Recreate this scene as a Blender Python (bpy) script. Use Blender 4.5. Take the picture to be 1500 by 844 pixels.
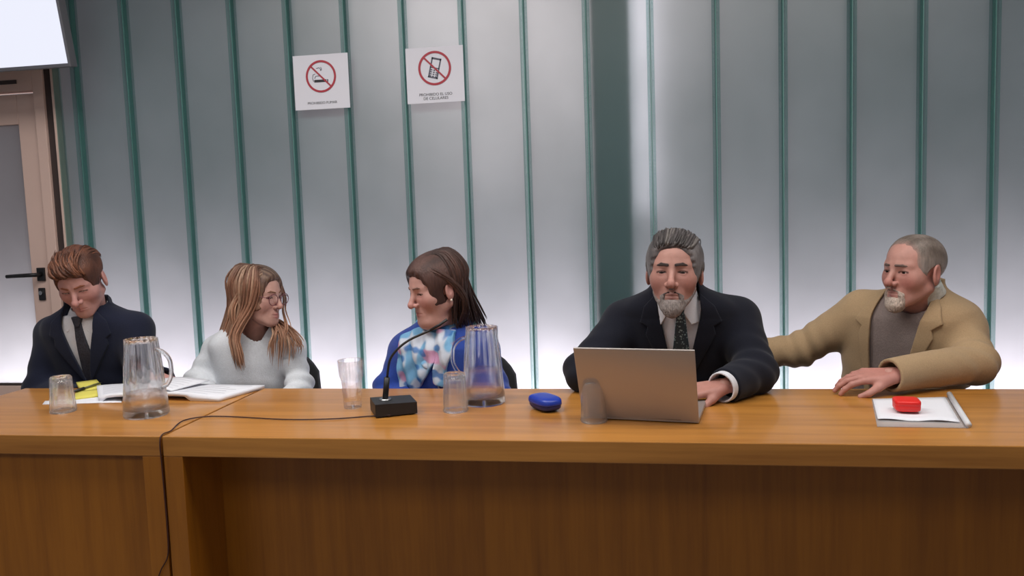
import bpy, bmesh, math, random
import numpy as np
from mathutils import Matrix, Vector

# ---------------------------------------------------------------- scene, camera, light
for o in list(bpy.data.objects): bpy.data.objects.remove(o)
scene = bpy.context.scene
COL = scene.collection
random.seed(7); rng = np.random.default_rng(7)

F, YAW, PITCH, ROLL, CAM_Z = 1200.0, .1647, .0917, .0348, 1.3172
def cam_axes():
    f = np.array([-math.sin(YAW)*math.cos(PITCH), math.cos(YAW)*math.cos(PITCH), -math.sin(PITCH)])
    r = np.array([math.cos(YAW), math.sin(YAW), 0.0]); d = np.cross(f, r)
    c, s = math.cos(ROLL), math.sin(ROLL)
    return np.array([c*r+s*d, -s*r+c*d, f])
CM = cam_axes(); CP = np.array([0, 0, CAM_Z])
def A(px, py, Y):                       # the point of the ray through a photo pixel at depth Y
    d = np.array([(px-750)/F, (py-422)/F, 1])@CM
    return CP + d*(Y/d[1])
def AZ(px, py, z):                      # the point of that ray at height z
    d = np.array([(px-750)/F, (py-422)/F, 1])@CM
    return CP + d*((z-CAM_Z)/d[2])
cam = bpy.data.cameras.new('camera'); cam.sensor_width = 36; cam.lens = 36*F/1500
cam_o = bpy.data.objects.new('camera', cam); COL.objects.link(cam_o)
cam_o.matrix_world = Matrix(((CM[0][0], -CM[1][0], -CM[2][0], 0), (CM[0][1], -CM[1][1], -CM[2][1], 0),
                             (CM[0][2], -CM[1][2], -CM[2][2], CAM_Z), (0, 0, 0, 1)))
scene.camera = cam_o
vs = scene.view_settings
vs.view_transform = 'Standard'; vs.look = 'None'; vs.gamma = 1; vs.use_curve_mapping = False
vs.exposure = 0.0

world = bpy.data.worlds.new('world'); scene.world = world; world.use_nodes = True
world.node_tree.nodes['Background'].inputs[0].default_value = (.84, .84, .92, 1)
world.node_tree.nodes['Background'].inputs[1].default_value = .20

def area(name, loc, rot, sx, sy, power, col):
    l = bpy.data.lights.new(name, 'AREA'); l.shape = 'RECTANGLE'; l.size = sx; l.size_y = sy
    l.energy = power; l.color = col
    o = bpy.data.objects.new(name, l); COL.objects.link(o); o.location = loc; o.rotation_euler = rot
    return o
H = math.pi/2
# ceiling fixtures above the desks, plus an added fill light for the desk fronts
area('ceiling_light_panel_desk', (-1.4, 1.8, 2.75), (0, 0, 0), 1.9, .9, 44, (1, .965, .925))
area('ceiling_light_panel_desk_b', (.9, 1.75, 2.75), (0, 0, 0), 1.9, .9, 36, (1, .965, .925))
area('room_front_fill', (-1.6, -.6, 2.75), (0, 0, 0), 3.4, 1.2, 34, (1, .965, .93))
# lamps in the cavity behind the channel glass: a strong low strip, plus weaker lights added above to brighten a few channels
area('cavity_strip_lamp', (-.9, 3.92, .30), (-H*1.0, 0, 0), 6.4, .55, 175, (.95, .96, 1))
area('cavity_upper_fill', (-.55, 4.0, 2.3), (-H, 0, 0), 1.0, 1.6, 13, (1, .97, .93))
area('cavity_upper_fill_b', (.0, 3.60, 2.2), (-H, 0, 0), .06, 1.8, 1.7, (.9, .96, 1))

# ---------------------------------------------------------------- helpers
def tag(o, label=None, cat=None, group=None, kind=None):
    if label: o['label'] = label
    if cat: o['category'] = cat
    if group: o['group'] = group
    if kind: o['kind'] = kind
    return o
def empty(name, loc=(0, 0, 0), rz=0, parent=None):
    o = bpy.data.objects.new(name, None); COL.objects.link(o); o.empty_display_size = .1
    o.location = loc; o.rotation_euler = (0, 0, rz)
    if parent: o.parent = parent
    return o
def link(name, me, mat=None, parent=None, smooth=False, loc=None, world_space=False):
    o = bpy.data.objects.new(name, me); COL.objects.link(o)
    if mat is not None and not me.materials: me.materials.append(mat)
    if smooth:
        me.polygons.foreach_set('use_smooth', [True]*len(me.polygons))
    if parent is not None:
        o.parent = parent
        if world_space:                 # mesh is in world coordinates: undo the root's transform
            bl = root_matrix(parent)
            me.transform(bl.inverted())
    if loc is not None: o.location = loc
    return o
def root_matrix(o):
    m = Matrix.LocRotScale(o.location, o.rotation_euler, o.scale)
    return root_matrix(o.parent)@m if o.parent else m
def mesh(name, v, f):
    me = bpy.data.meshes.new(name); me.from_pydata([tuple(map(float, p)) for p in v], [], f); me.update(); return me
class MB:
    """collects shapes for one mesh"""
    def __init__(s): s.bm = bmesh.new()
    def box(s, lo, hi, bev=0, rot=None):
        r = bmesh.ops.create_cube(s.bm, size=1)['verts']
        c = [(a+b)/2 for a, b in zip(lo, hi)]; d = [abs(b-a) for a, b in zip(lo, hi)]
        for v in r: v.co = Vector((v.co.x*d[0]+c[0], v.co.y*d[1]+c[1], v.co.z*d[2]+c[2]))
        if bev:
            es = list({e for v in r for e in v.link_edges})
            bmesh.ops.bevel(s.bm, geom=es, offset=bev, segments=2, affect='EDGES', profile=.6)
        if rot: bmesh.ops.transform(s.bm, matrix=rot, verts=r)
        return s
    def tube(s, pts, rad, n=10, cap=True, flat=None):
        pts = [Vector(p) for p in pts]; N = len(pts)
        rads = rad if hasattr(rad, '__len__') else [rad]*N
        rings = []; prev = None
        for i, p in enumerate(pts):
            t = (pts[min(i+1, N-1)]-pts[max(i-1, 0)]).normalized()
            if prev is None:
                u = t.cross(Vector((0, 0, 1)) if abs(t.z) < .95 else Vector((0, 1, 0))).normalized()
            else:
                u = (prev-t*prev.dot(t)).normalized()
            prev = u; w = t.cross(u); fl = flat if flat else 1
            rings.append([s.bm.verts.new(p+(u*math.cos(2*math.pi*k/n)+w*math.sin(2*math.pi*k/n)*fl)*rads[i]) for k in range(n)])
        for a, b in zip(rings, rings[1:]):
            for k in range(n): s.bm.faces.new((a[k], a[(k+1) % n], b[(k+1) % n], b[k]))
        if cap:
            s.bm.faces.new(rings[0][::-1]); s.bm.faces.new(rings[-1])
        return s
    def lathe(s, prof, n=32, mod=None, c=(0, 0, 0), close=False):
        rings = []
        for (r, z) in prof:
            ring = []
            for k in range(n):
                a = 2*math.pi*k/n; rr = r*(mod(a, z, r) if mod else 1)
                ring.append(s.bm.verts.new((c[0]+rr*math.cos(a), c[1]+rr*math.sin(a), c[2]+z)))
            rings.append(ring)
        prs = list(zip(rings, rings[1:]))
        if close: prs.append((rings[-1], rings[0]))
        for a, b in prs:
            for k in range(n): s.bm.faces.new((a[k], a[(k+1) % n], b[(k+1) % n], b[k]))
        if not close:
            s.bm.faces.new(rings[0][::-1]); s.bm.faces.new(rings[-1])
        return s
    def prism(s, poly, y0, y1):          # polygon in x,z extruded along y
        a = [s.bm.verts.new((x, y0, z)) for x, z in poly]; b = [s.bm.verts.new((x, y1, z)) for x, z in poly]
        s.bm.faces.new(a); s.bm.faces.new(b[::-1]); n = len(poly)
        for k in range(n): s.bm.faces.new((a[k], b[k], b[(k+1) % n], a[(k+1) % n]))
        return s
    def me(s, name):
        bmesh.ops.recalc_face_normals(s.bm, faces=s.bm.faces)
        m = bpy.data.meshes.new(name); s.bm.to_mesh(m); s.bm.free(); return m
    def build(s, name, mat, parent=None, smooth=False, loc=None, ws=False):
        return link(name, s.me(name), mat, parent, smooth, loc, ws)

# ---------------------------------------------------------------- materials
def srgb(r, g, b):
    f = lambda c: (c/255/12.92) if c/255 <= .04045 else ((c/255+.055)/1.055)**2.4
    return (f(r), f(g), f(b), 1)
def mat(name, col, rough=.6, metal=0, spec=.5, noise=None, bump=None, attr=False, coat=0, sheen=0, emit=None):
    m = bpy.data.materials.new(name); m.use_nodes = True; nt = m.node_tree; b = nt.nodes['Principled BSDF']
    b.inputs['Base Color'].default_value = col if len(col) == 4 else (*col, 1)
    b.inputs['Roughness'].default_value = rough; b.inputs['Metallic'].default_value = metal
    b.inputs['Specular IOR Level'].default_value = spec; b.inputs['Coat Weight'].default_value = coat
    b.inputs['Coat Roughness'].default_value = .15
    b.inputs['Sheen Weight'].default_value = sheen
    tc = nt.nodes.new('ShaderNodeTexCoord')
    src = None
    if attr:
        at = nt.nodes.new('ShaderNodeAttribute'); at.attribute_name = 'Col'; src = at.outputs['Color']
    if noise:                            # (scale, amount, stretch xyz)
        sc, am, st = noise
        mp = nt.nodes.new('ShaderNodeMapping'); mp.inputs['Scale'].default_value = st
        nt.links.new(tc.outputs['Object'], mp.inputs[0])
        nz = nt.nodes.new('ShaderNodeTexNoise'); nz.inputs['Scale'].default_value = sc; nz.inputs['Detail'].default_value = 5
        nt.links.new(mp.outputs[0], nz.inputs['Vector'])
        mr = nt.nodes.new('ShaderNodeMapRange'); mr.inputs[1].default_value = .3; mr.inputs[2].default_value = .7
        mr.inputs[3].default_value = 1-am; mr.inputs[4].default_value = 1+am
        nt.links.new(nz.outputs[0], mr.inputs[0])
        mx = nt.nodes.new('ShaderNodeMix'); mx.data_type = 'RGBA'; mx.blend_type = 'MULTIPLY'; mx.inputs[0].default_value = 1
        if src: nt.links.new(src, mx.inputs[6])
        else: mx.inputs[6].default_value = col if len(col) == 4 else (*col, 1)
        cb = nt.nodes.new('ShaderNodeCombineColor')
        for i in range(3): nt.links.new(mr.outputs[0], cb.inputs[i])
        nt.links.new(cb.outputs[0], mx.inputs[7]); src = mx.outputs[2]
    if src: nt.links.new(src, b.inputs['Base Color'])
    if bump:                             # (scale, strength, stretch)
        mp = nt.nodes.new('ShaderNodeMapping'); mp.inputs['Scale'].default_value = bump[2]
        nt.links.new(tc.outputs['Object'], mp.inputs[0])
        nz = nt.nodes.new('ShaderNodeTexNoise'); nz.inputs['Scale'].default_value = bump[0]; nz.inputs['Detail'].default_value = 3
        nt.links.new(mp.outputs[0], nz.inputs['Vector'])
        bp = nt.nodes.new('ShaderNodeBump'); bp.inputs['Strength'].default_value = bump[1]; bp.inputs['Distance'].default_value = .01
        nt.links.new(nz.outputs[0], bp.inputs['Height']); nt.links.new(bp.outputs[0], b.inputs['Normal'])
    if emit:
        b.inputs['Emission Color'].default_value = emit[0]; b.inputs['Emission Strength'].default_value = emit[1]
    return m
def wood(name, axis, c0=(142, 88, 28), c1=(188, 128, 56)):
    m = bpy.data.materials.new(name); m.use_nodes = True; nt = m.node_tree; b = nt.nodes['Principled BSDF']
    tc = nt.nodes.new('ShaderNodeTexCoord'); mp = nt.nodes.new('ShaderNodeMapping')
    st = [14, 14, 14]; st[axis] = .7; mp.inputs['Scale'].default_value = st
    nt.links.new(tc.outputs['Object'], mp.inputs[0])
    n1 = nt.nodes.new('ShaderNodeTexNoise'); n1.inputs['Scale'].default_value = 1.6; n1.inputs['Detail'].default_value = 8; n1.inputs['Distortion'].default_value = .6
    n2 = nt.nodes.new('ShaderNodeTexNoise'); n2.inputs['Scale'].default_value = 9; n2.inputs['Detail'].default_value = 3
    n3 = nt.nodes.new('ShaderNodeTexNoise'); n3.inputs['Scale'].default_value = 1.3; n3.inputs['Detail'].default_value = 2
    nt.links.new(mp.outputs[0], n1.inputs['Vector']); nt.links.new(mp.outputs[0], n2.inputs['Vector'])
    nt.links.new(tc.outputs['Object'], n3.inputs['Vector'])
    ad = nt.nodes.new('ShaderNodeMath'); ad.operation = 'MULTIPLY_ADD'; ad.inputs[1].default_value = .35
    nt.links.new(n2.outputs[0], ad.inputs[0]); nt.links.new(n1.outputs[0], ad.inputs[2])
    ad2 = nt.nodes.new('ShaderNodeMath'); ad2.operation = 'MULTIPLY_ADD'; ad2.inputs[1].default_value = .4
    nt.links.new(n3.outputs[0], ad2.inputs[0]); nt.links.new(ad.outputs[0], ad2.inputs[2])
    cr = nt.nodes.new('ShaderNodeValToRGB')
    cr.color_ramp.elements[0].position = .45; cr.color_ramp.elements[0].color = srgb(*c0)
    cr.color_ramp.elements[1].position = 1.0; cr.color_ramp.elements[1].color = srgb(*c1)
    nt.links.new(ad2.outputs[0], cr.inputs[0]); nt.links.new(cr.outputs[0], b.inputs['Base Color'])
    b.inputs['Roughness'].default_value = .42; b.inputs['Coat Weight'].default_value = .55 if axis == 0 else .15; b.inputs['Coat Roughness'].default_value = .15 if axis == 0 else .3
    return m
def clear_glass(name, tint=(1, 1, 1), ior=1.45, mix=.66, rough=0, dw=0):
    m = bpy.data.materials.new(name); m.use_nodes = True; nt = m.node_tree; nt.nodes.remove(nt.nodes['Principled BSDF'])
    g = nt.nodes.new('ShaderNodeBsdfGlass'); g.inputs['Color'].default_value = (*tint, 1); g.inputs['IOR'].default_value = ior; g.inputs['Roughness'].default_value = rough
    t = nt.nodes.new('ShaderNodeBsdfTransparent'); t.inputs[0].default_value = (*tint, 1)
    x = nt.nodes.new('ShaderNodeMixShader'); x.inputs[0].default_value = mix
    nt.links.new(t.outputs[0], x.inputs[1]); nt.links.new(g.outputs[0], x.inputs[2])
    out = x
    if dw:
        d = nt.nodes.new('ShaderNodeBsdfDiffuse'); d.inputs[0].default_value = (.9, .92, .95, 1); out = nt.nodes.new('ShaderNodeMixShader'); out.inputs[0].default_value = dw
        nt.links.new(x.outputs[0], out.inputs[1]); nt.links.new(d.outputs[0], out.inputs[2])
    nt.links.new(out.outputs[0], nt.nodes['Material Output'].inputs[0]); return m
def frosted(name, diff, trans, tw=.7, gloss=.06):
    m = bpy.data.materials.new(name); m.use_nodes = True; nt = m.node_tree; nt.nodes.remove(nt.nodes['Principled BSDF'])
    d = nt.nodes.new('ShaderNodeBsdfDiffuse'); t = nt.nodes.new('ShaderNodeBsdfTranslucent'); g = nt.nodes.new('ShaderNodeBsdfGlossy')
    d.inputs[0].default_value = (*diff, 1); g.inputs['Roughness'].default_value = .35
    tc = nt.nodes.new('ShaderNodeTexCoord'); nz = nt.nodes.new('ShaderNodeTexNoise'); nz.inputs['Scale'].default_value = 2.2; nz.inputs['Detail'].default_value = 3
    oi = nt.nodes.new('ShaderNodeObjectInfo')
    va = nt.nodes.new('ShaderNodeVectorMath'); va.operation = 'ADD'
    nt.links.new(tc.outputs['Object'], va.inputs[0]); nt.links.new(oi.outputs['Random'], va.inputs[1]); nt.links.new(va.outputs[0], nz.inputs['Vector'])
    cr = nt.nodes.new('ShaderNodeValToRGB')
    cr.color_ramp.elements[0].position = .25; cr.color_ramp.elements[0].color = (*[c*.82 for c in trans], 1)
    cr.color_ramp.elements[1].position = .75; cr.color_ramp.elements[1].color = (*trans, 1)
    nt.links.new(nz.outputs[0], cr.inputs[0]); nt.links.new(cr.outputs[0], t.inputs[0])
    x = nt.nodes.new('ShaderNodeMixShader'); x.inputs[0].default_value = tw
    nt.links.new(d.outputs[0], x.inputs[1]); nt.links.new(t.outputs[0], x.inputs[2])
    y = nt.nodes.new('ShaderNodeMixShader'); y.inputs[0].default_value = gloss
    nt.links.new(x.outputs[0], y.inputs[1]); nt.links.new(g.outputs[0], y.inputs[2])
    nt.links.new(y.outputs[0], nt.nodes['Material Output'].inputs[0]); return m
def tinted(name, col, diff, dw=.25):
    m = bpy.data.materials.new(name); m.use_nodes = True; nt = m.node_tree; nt.nodes.remove(nt.nodes['Principled BSDF'])
    t = nt.nodes.new('ShaderNodeBsdfTransparent'); t.inputs[0].default_value = (*col, 1)
    d = nt.nodes.new('ShaderNodeBsdfDiffuse'); d.inputs[0].default_value = (*diff, 1)
    x = nt.nodes.new('ShaderNodeMixShader'); x.inputs[0].default_value = dw
    nt.links.new(t.outputs[0], x.inputs[1]); nt.links.new(d.outputs[0], x.inputs[2])
    nt.links.new(x.outputs[0], nt.nodes['Material Output'].inputs[0]); return m

M = {}
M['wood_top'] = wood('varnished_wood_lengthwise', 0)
M['wood_front_shaded'] = wood('varnished_wood_upright_shaded', 2, (120, 68, 8), (156, 96, 20))  # same wood as the top, shade on upright faces put into the colour
M['channel'] = frosted('frosted_channel_glass', (.105, .215, .22), (.86, .82, .85), .62)
M['flange'] = tinted('green_glass_edge', (.77, .875, .865), (.17, .29, .29), .14)
M['seal'] = mat('grey_sealant', srgb(130, 170, 165), .6)
M['steel_rail'] = mat('grey_aluminium_rail', srgb(120, 124, 126), .45, .3)
M['beige'] = mat('beige_painted_door', srgb(226, 196, 184), .5, noise=(3, .05, (1, 1, 1)))
M['dark_gap'] = mat('dark_brown_frame', srgb(70, 58, 56), .6)
M['pane'] = frosted('frosted_door_pane', (.30, .27, .28), (.80, .78, .80), .6)
M['black'] = mat('black_plastic', srgb(26, 26, 29), .45)
M['black_soft'] = mat('black_upholstery', srgb(24, 24, 27), .85, bump=(300, .2, (1, 1, 1)))
M['chrome'] = mat('steel', srgb(190, 190, 190), .25, 1)
M['floor'] = mat('grey_floor', srgb(120, 112, 104), .5, noise=(6, .1, (1, 1, 1)))
M['plaster'] = mat('plaster_wall', srgb(196, 184, 178), .8, noise=(5, .03, (1, 1, 1)))
M['ceiling'] = mat('ceiling_white', srgb(215, 214, 210), .9)
M['paper'] = mat('white_paper', srgb(226, 227, 234), .8)
M['sign'] = mat('white_sign', srgb(222, 222, 232), .5)
M['red_print'] = mat('red_print', srgb(170, 40, 58), .5)
M['black_print'] = mat('black_print', srgb(35, 35, 42), .6)
M['grey_print'] = mat('grey_print', srgb(90, 90, 104), .6)
M['glass'] = clear_glass('clear_glass')
M['thin_glass'] = clear_glass('thin_clear_glass', (1, 1, 1), 1.45, .6, 0, .05)
M['tumbler_glass'] = clear_glass('tumbler_glass', (1, 1, 1), 1.45, .3)
M['water'] = clear_glass('water', (.98, .985, 1), 1.33, .25)
M['yellow'] = mat('yellow_note_paper', srgb(216, 206, 96), .8)
M['laptop'] = mat('silver_laptop_shell', srgb(176, 168, 164), .38, .55)
M['keys'] = mat('laptop_keys', srgb(40, 40, 44), .5)
M['blue_case'] = mat('blue_case', srgb(28, 56, 160), .35)
M['red_case'] = mat('red_case', srgb(222, 36, 32), .42)
M['clear_plastic'] = tinted('clear_plastic_sleeve', (.93, .94, .96), (.75, .77, .8), .25)
M['screen'] = mat('lit_screen', srgb(30, 30, 34), .3, emit=((.86, .88, 1, 1), .98))
M['bezel'] = mat('grey_bezel', srgb(112, 112, 118), .4, .3)

# ---------------------------------------------------------------- the room
YW = 3.517; P0 = -2.3277; PW = .262; ZT = 2.9
LX = lambda i: P0+i*PW
o = MB().box((-5.0, -2.5, -.05), (4.5, 4.6, 0)).build('floor', M['floor']); tag(o, kind='structure')
o = MB().box((-5.0, -2.5, ZT), (4.5, 3.6, ZT+.05)).build('ceiling', M['ceiling']); tag(o, kind='structure')
# wall of channel glass: rails plus every channel with its two flanges
wall = MB().box((-2.70, YW-.05, 0), (4.4, YW+.06, .10)).box((-2.70, YW-.05, ZT-.06), (4.4, YW+.06, ZT)).build('wall_back', M['steel_rail']); tag(wall, kind='structure')
plate = MB().box((.0005, 0, .10), (PW-.0005, .007, ZT-.06)).me('channel_plate'); plate.materials.append(M['channel'])
FL, FT = .042, .011
fl = MB().box((0, -FL, .10), (FT, 0, ZT-.06), .001).me('channel_flange'); fl.materials.append(M['flange'])
for i in range(-1, 25):
    c = link('glass_channel', plate, None, wall, loc=(LX(i), YW, 0))
    for dx in (.0035, PW-.0035-FT):
        link('flange', fl, None, c, loc=(dx, 0, 0))
for i in range(-1, 25):
    MB().box((LX(i)-.002, YW-.03, .10), (LX(i)+.002, YW-.0005, ZT-.06)).build('sealant_strip', M['seal'], wall)
c = MB().box((-2.699, YW, .10), (LX(-1)-.0005, YW+.007, ZT-.06)).build('glass_channel', M['channel'], wall)
MB().box((-2.697, YW-FL, .10), (-2.688, YW, ZT-.06)).build('flange', M['flange'], c)
MB().box((LX(-1)-.0155, YW-FL, .10), (LX(-1)-.0045, YW, ZT-.06)).build('flange', M['flange'], c)
# concrete column standing right behind the glass
o = MB().box((-.214, YW+.009, 0), (-.055, YW+.06, ZT), .004).build('column', mat('painted_column', srgb(70, 110, 114), .8)); tag(o, kind='structure')
# door in its frame, left of the glass
def dx(px): return A(px, 261, YW)[0]
x_st0, x_st1, x_fr, x_dk, x_bg = -3.02, dx(62.5), dx(78), dx(93), -2.70
wl = MB().box((-5.0, YW, 2.30), (-2.70, YW+.1, ZT)).box((-5.0, YW, 0), (-3.95, YW+.1, 2.30)).build('wall_left', M['plaster']); tag(wl, kind='structure')
fr = MB().box((x_dk, YW-.035, 0), (x_bg, YW+.06, 2.30), .004).build('trim_1', M['beige']); tag(fr, kind='structure')
o = MB().box((x_fr, YW-.005, 0), (x_dk, YW+.06, 2.30)).build('trim_2', M['dark_gap']); tag(o, kind='structure')
o = MB().box((x_st1+.003, YW-.02, 0), (x_fr, YW+.06, 2.30), .003).build('trim_3', M['beige']); tag(o, kind='structure')
zh = 1.955
o = MB().box((-3.95, YW-.02, zh+.012), (x_st1+.003, YW+.06, 2.30), .003).build('trim_4', M['beige']); tag(o, kind='structure')
MB().box((-3.6, YW-.024, 2.0), (dx(62)-.075, YW-.0205, 2.018)).build('vent_slot', M['dark_gap'], o)
zp = .555
door = MB()
door.box((x_st0+.09, YW, .01), (x_st1, YW+.04, zh), .003)
door.box((-3.93, YW, .01), (-3.80, YW+.04, zh), .003)
door.box((-3.80, YW, .01), (x_st0+.09, YW+.04, zp), .003)
door.box((-3.80, YW, zh-.14), (x_st0+.09, YW+.04, zh), .003)
door = door.build('door_1', M['beige']); tag(door, kind='structure')
MB().box((-3.80, YW+.015, zp), (x_st0+.09, YW+.022, zh-.14)).build('pane', M['pane'], door)
MB().box((-3.80, YW+.002, zp), (x_st0+.088, YW+.014, zp+.012)).build('glazing_bead', M['dark_gap'], door)
hp = A(60, 402, YW-.01)
hd = MB().box((hp[0]-.022, YW-.012, hp[2]-.032), (hp[0]+.018, YW-.0005, hp[2]+.032), .003).build('handle_plate', M['black'], door)
MB().tube([(hp[0], YW-.012, hp[2]), (hp[0], YW-.05, hp[2]), (hp[0]-.02, YW-.058, hp[2]), (hp[0]-.145, YW-.058, hp[2]-.004)], [.011, .010, .010, .009], 10).build('lever', M['black'], hd, True)
kp = A(61, 431, YW-.01)
k = MB().box((kp[0]-.018, YW-.01, kp[2]-.03), (kp[0]+.016, YW-.0005, kp[2]+.03), .004).build('keyhole_plate', M['black'], door)
MB().lathe([(.010, 0), (.010, .006)], 16).build('lock_cylinder', M['chrome'], k)
k.children[0].rotation_euler = (H, 0, 0); k.children[0].location = (kp[0]-.002, YW-.0102, kp[2]+.006)
# ---------------------------------------------------------------- wall things
def text_mesh(body, size):
    cu = bpy.data.curves.new('lettering', 'FONT'); cu.body = body; cu.size = size; cu.align_x = 'CENTER'; cu.align_y = 'CENTER'
    cu.extrude = .0003; cu.space_line = .95
    to = bpy.data.objects.new('lettering_tmp', cu); COL.objects.link(to)
    dg = bpy.context.evaluated_depsgraph_get(); me = bpy.data.meshes.new_from_object(to.evaluated_get(dg))
    bpy.data.objects.remove(to); bpy.data.curves.remove(cu)
    me.transform(Matrix.Rotation(H, 4, 'X')); me.materials.clear(); return me
def ring(ro, ri, y, n=48):
    b = MB(); V = []
    for k in range(n):
        a = 2*math.pi*k/n; V.append([b.bm.verts.new((r*math.cos(a), yy, r*math.sin(a))) for r, yy in ((ro, y), (ro, y-.001), (ri, y-.001), (ri, y))])
    for k in range(n):
        p, q = V[k], V[(k+1) % n]
        for j in range(4): b.bm.faces.new((p[j], q[j], q[(j+1) % 4], p[(j+1) % 4]))
    return b
def sign(px0, py0, px1, py1, label, lines, kind):
    Y = YW-FL-.006; a = A(px0, py0, Y); c = A(px1, py1, Y); w = c[0]-a[0]; h = a[2]-c[2]
    root = empty('wall_sign', ((a[0]+c[0])/2, Y, (a[2]+c[2])/2)); tag(root, label, 'sign', 'prohibition signs on the glass wall')
    MB().box((-w/2, 0, -h/2), (w/2, .004, h/2), .0005).build('board', M['sign'], root)
    cz = h*(.10 if len(lines) == 1 else .12); R = w*(.275 if len(lines) == 1 else .285)
    b = ring(R, R*.87, -.0011)
    r = b.build('red_ring', M['red_print'], root, loc=(0, 0, cz))
    s = MB().box((-R*.93, -.0016, -R*.05), (R*.93, -.0006, R*.05), rot=Matrix.Rotation(math.radians(45), 4, 'Y'))
    s.build('red_bar', M['red_print'], root, loc=(0, -.0008, cz))
    if kind == 'smoke':
        MB().box((-R*.46, -.001, -R*.36), (R*.35, -.0002, -R*.20)).box((R*.40, -.001, -R*.36), (R*.46, -.0002, -R*.20)).build('cigarette_symbol', M['black_print'], root, loc=(0, 0, cz))
        m = MB()
        for pts in ([(-.50, -.30), (-.56, -.10), (-.52, .12), (-.38, .16)], [(-.42, -.12), (-.36, .02), (-.20, .04), (-.10, .02)], [(-.28, .50), (-.10, .54), (0, .44), (-.02, .34)], [(0, .56), (.06, .50), (.05, .36)]):
            m.tube([(x*R, -.0008, z*R) for x, z in pts], .0013, 6)
        m.build('smoke_symbol', M['grey_print'], root, loc=(0, 0, cz))
    else:
        rot = Matrix.Rotation(math.radians(14), 4, 'Y'); m = MB()
        W, Hh, t = R*.30, R*.60, R*.055
        m.box((-W, -.001, Hh-t*2), (W, -.0002, Hh)).box((-W, -.001, -Hh), (W, -.0002, -Hh+t*1.5)).box((-W, -.001, -Hh), (-W+t*1.5, -.0002, Hh)).box((W-t*1.5, -.001, -Hh), (W, -.0002, Hh))
        m.box((-W, -.001, -R*.02), (W, -.0002, R*.04))
        for i in range(3):
            for j in range(4):
                x = -W*.55+i*W*.55; z = -R*.13-j*R*.12
                m.box((x-R*.05, -.001, z-R*.035), (x+R*.05, -.0002, z+R*.035))
        bmesh.ops.transform(m.bm, matrix=rot, verts=m.bm.verts)
        m.build('telephone_symbol', M['grey_print'], root, loc=(0, 0, cz))
    for i, t in enumerate(lines):
        me = text_mesh(t, .0155 if len(lines) == 1 else .0165)
        link('lettering', me, M['black_print'], root, loc=(0, -.0005, -h*.385-(i-(len(lines)-1)/2)*.0165))
sign(428.5, 82.5, 513, 157.5, 'square white no-smoking sign with crossed-out cigarette in a red ring', ['PROHIBIDO FUMAR'], 'smoke')
sign(593.5, 71.5, 681, 148, 'square white no-phone sign with crossed-out telephone in a red ring', ['PROHIBIDO EL USO', 'DE CELULARES'], 'phone')

# lit screen hung from the ceiling, tilted down
tvr = A(104, 98, 3.2)
tv = empty('wall_screen', (tvr[0]-.60, tvr[1], tvr[2])); tv.rotation_euler = (math.radians(-9.6)*-1, 0, 0)
tag(tv, 'pale lit flat screen with thin grey bezel tilted down above the door', 'screen')
MB().box((-.60, .0, 0), (.60, .045, .70), .004).build('casing', M['bezel'], tv)
MB().box((-.588, -.003, .016), (.588, .0005, .688)).build('display', M['screen'], tv)
MB().tube([(0, .04, .5), (0, .16, .52)], .02, 10).build('bracket', M['bezel'], tv, True)
ra = MB().tube([(0, .16, .50), (0, .02, .99)], .018, 10).build('ceiling_pole', M['bezel'], tv, True)

# ---------------------------------------------------------------- desks
DZ, DF, DB = .75, 1.976, 2.576
def desk(name, x0, x1, recess, label, thick=.055):
    r = empty(name, ((x0+x1)/2, (DF+DB)/2, 0)); tag(r, label, 'desk', 'varnished wooden desks in a row')
    w = (x1-x0)/2; d = (DB-DF)/2
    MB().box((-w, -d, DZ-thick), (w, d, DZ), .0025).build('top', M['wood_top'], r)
    MB().box((-w, -d+.0005, 0), (-w+.055, d, DZ-thick), .002).build('side_panel', M['wood_front_shaded'], r)
    MB().box((w-.055, -d+.0005, 0), (w, d, DZ-thick), .002).build('side_panel', M['wood_front_shaded'], r)
    MB().box((-w+.055, -d+recess, .03), (w-.055, -d+recess+.02, DZ-thick)).build('modesty_panel', M['wood_front_shaded'], r)
    return r
desk('long_desk', -1.297, 1.62, .195, 'long varnished wooden desk carrying the laptop and microphone, deep recessed front panel')
desk('short_desk', -2.212, -1.305, .022, 'short varnished wooden desk under the spread documents, nearly flush front panel')

# ---------------------------------------------------------------- glassware
def tumbler(loc, h, rt, rb, ribs, depth, label, thick=.0035, rz=0):
    """stands mouth down: rb at the mouth (bottom), rt at the closed end (top)"""
    r = empty('drinking_glass', loc, rz); tag(r, label, 'glass', 'drinking glasses on the desks')
    md = (lambda a, z, rr: 1+depth*math.cos(ribs*a)*(1 if .012 < z < h-.004 else 0)) if ribs else None
    pr = [(rb, 0), (rb+.0012, .004), (rb, .010), (rb-.001, .014)]
    for t in np.linspace(.15, .95, 8): pr.append((rb+(rt-rb)*t, h*t))
    pr += [(rt, h-.003), (rt-.003, h), (rt*.5, h-.001)]
    b = MB(); n = 64
    outer = pr; inner = [(rt*.5, h-.012), (rt-thick-.003, h-.013), (rt-thick, h-.018)]+[(rb+(rt-rb)*t-thick, h*t) for t in np.linspace(.8, .1, 6)]+[(rb-thick, 0)]
    b.lathe(outer+inner, n, md, close=True)
    b.build('glass_wall', M['thin_glass'], r, True); return r
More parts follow.
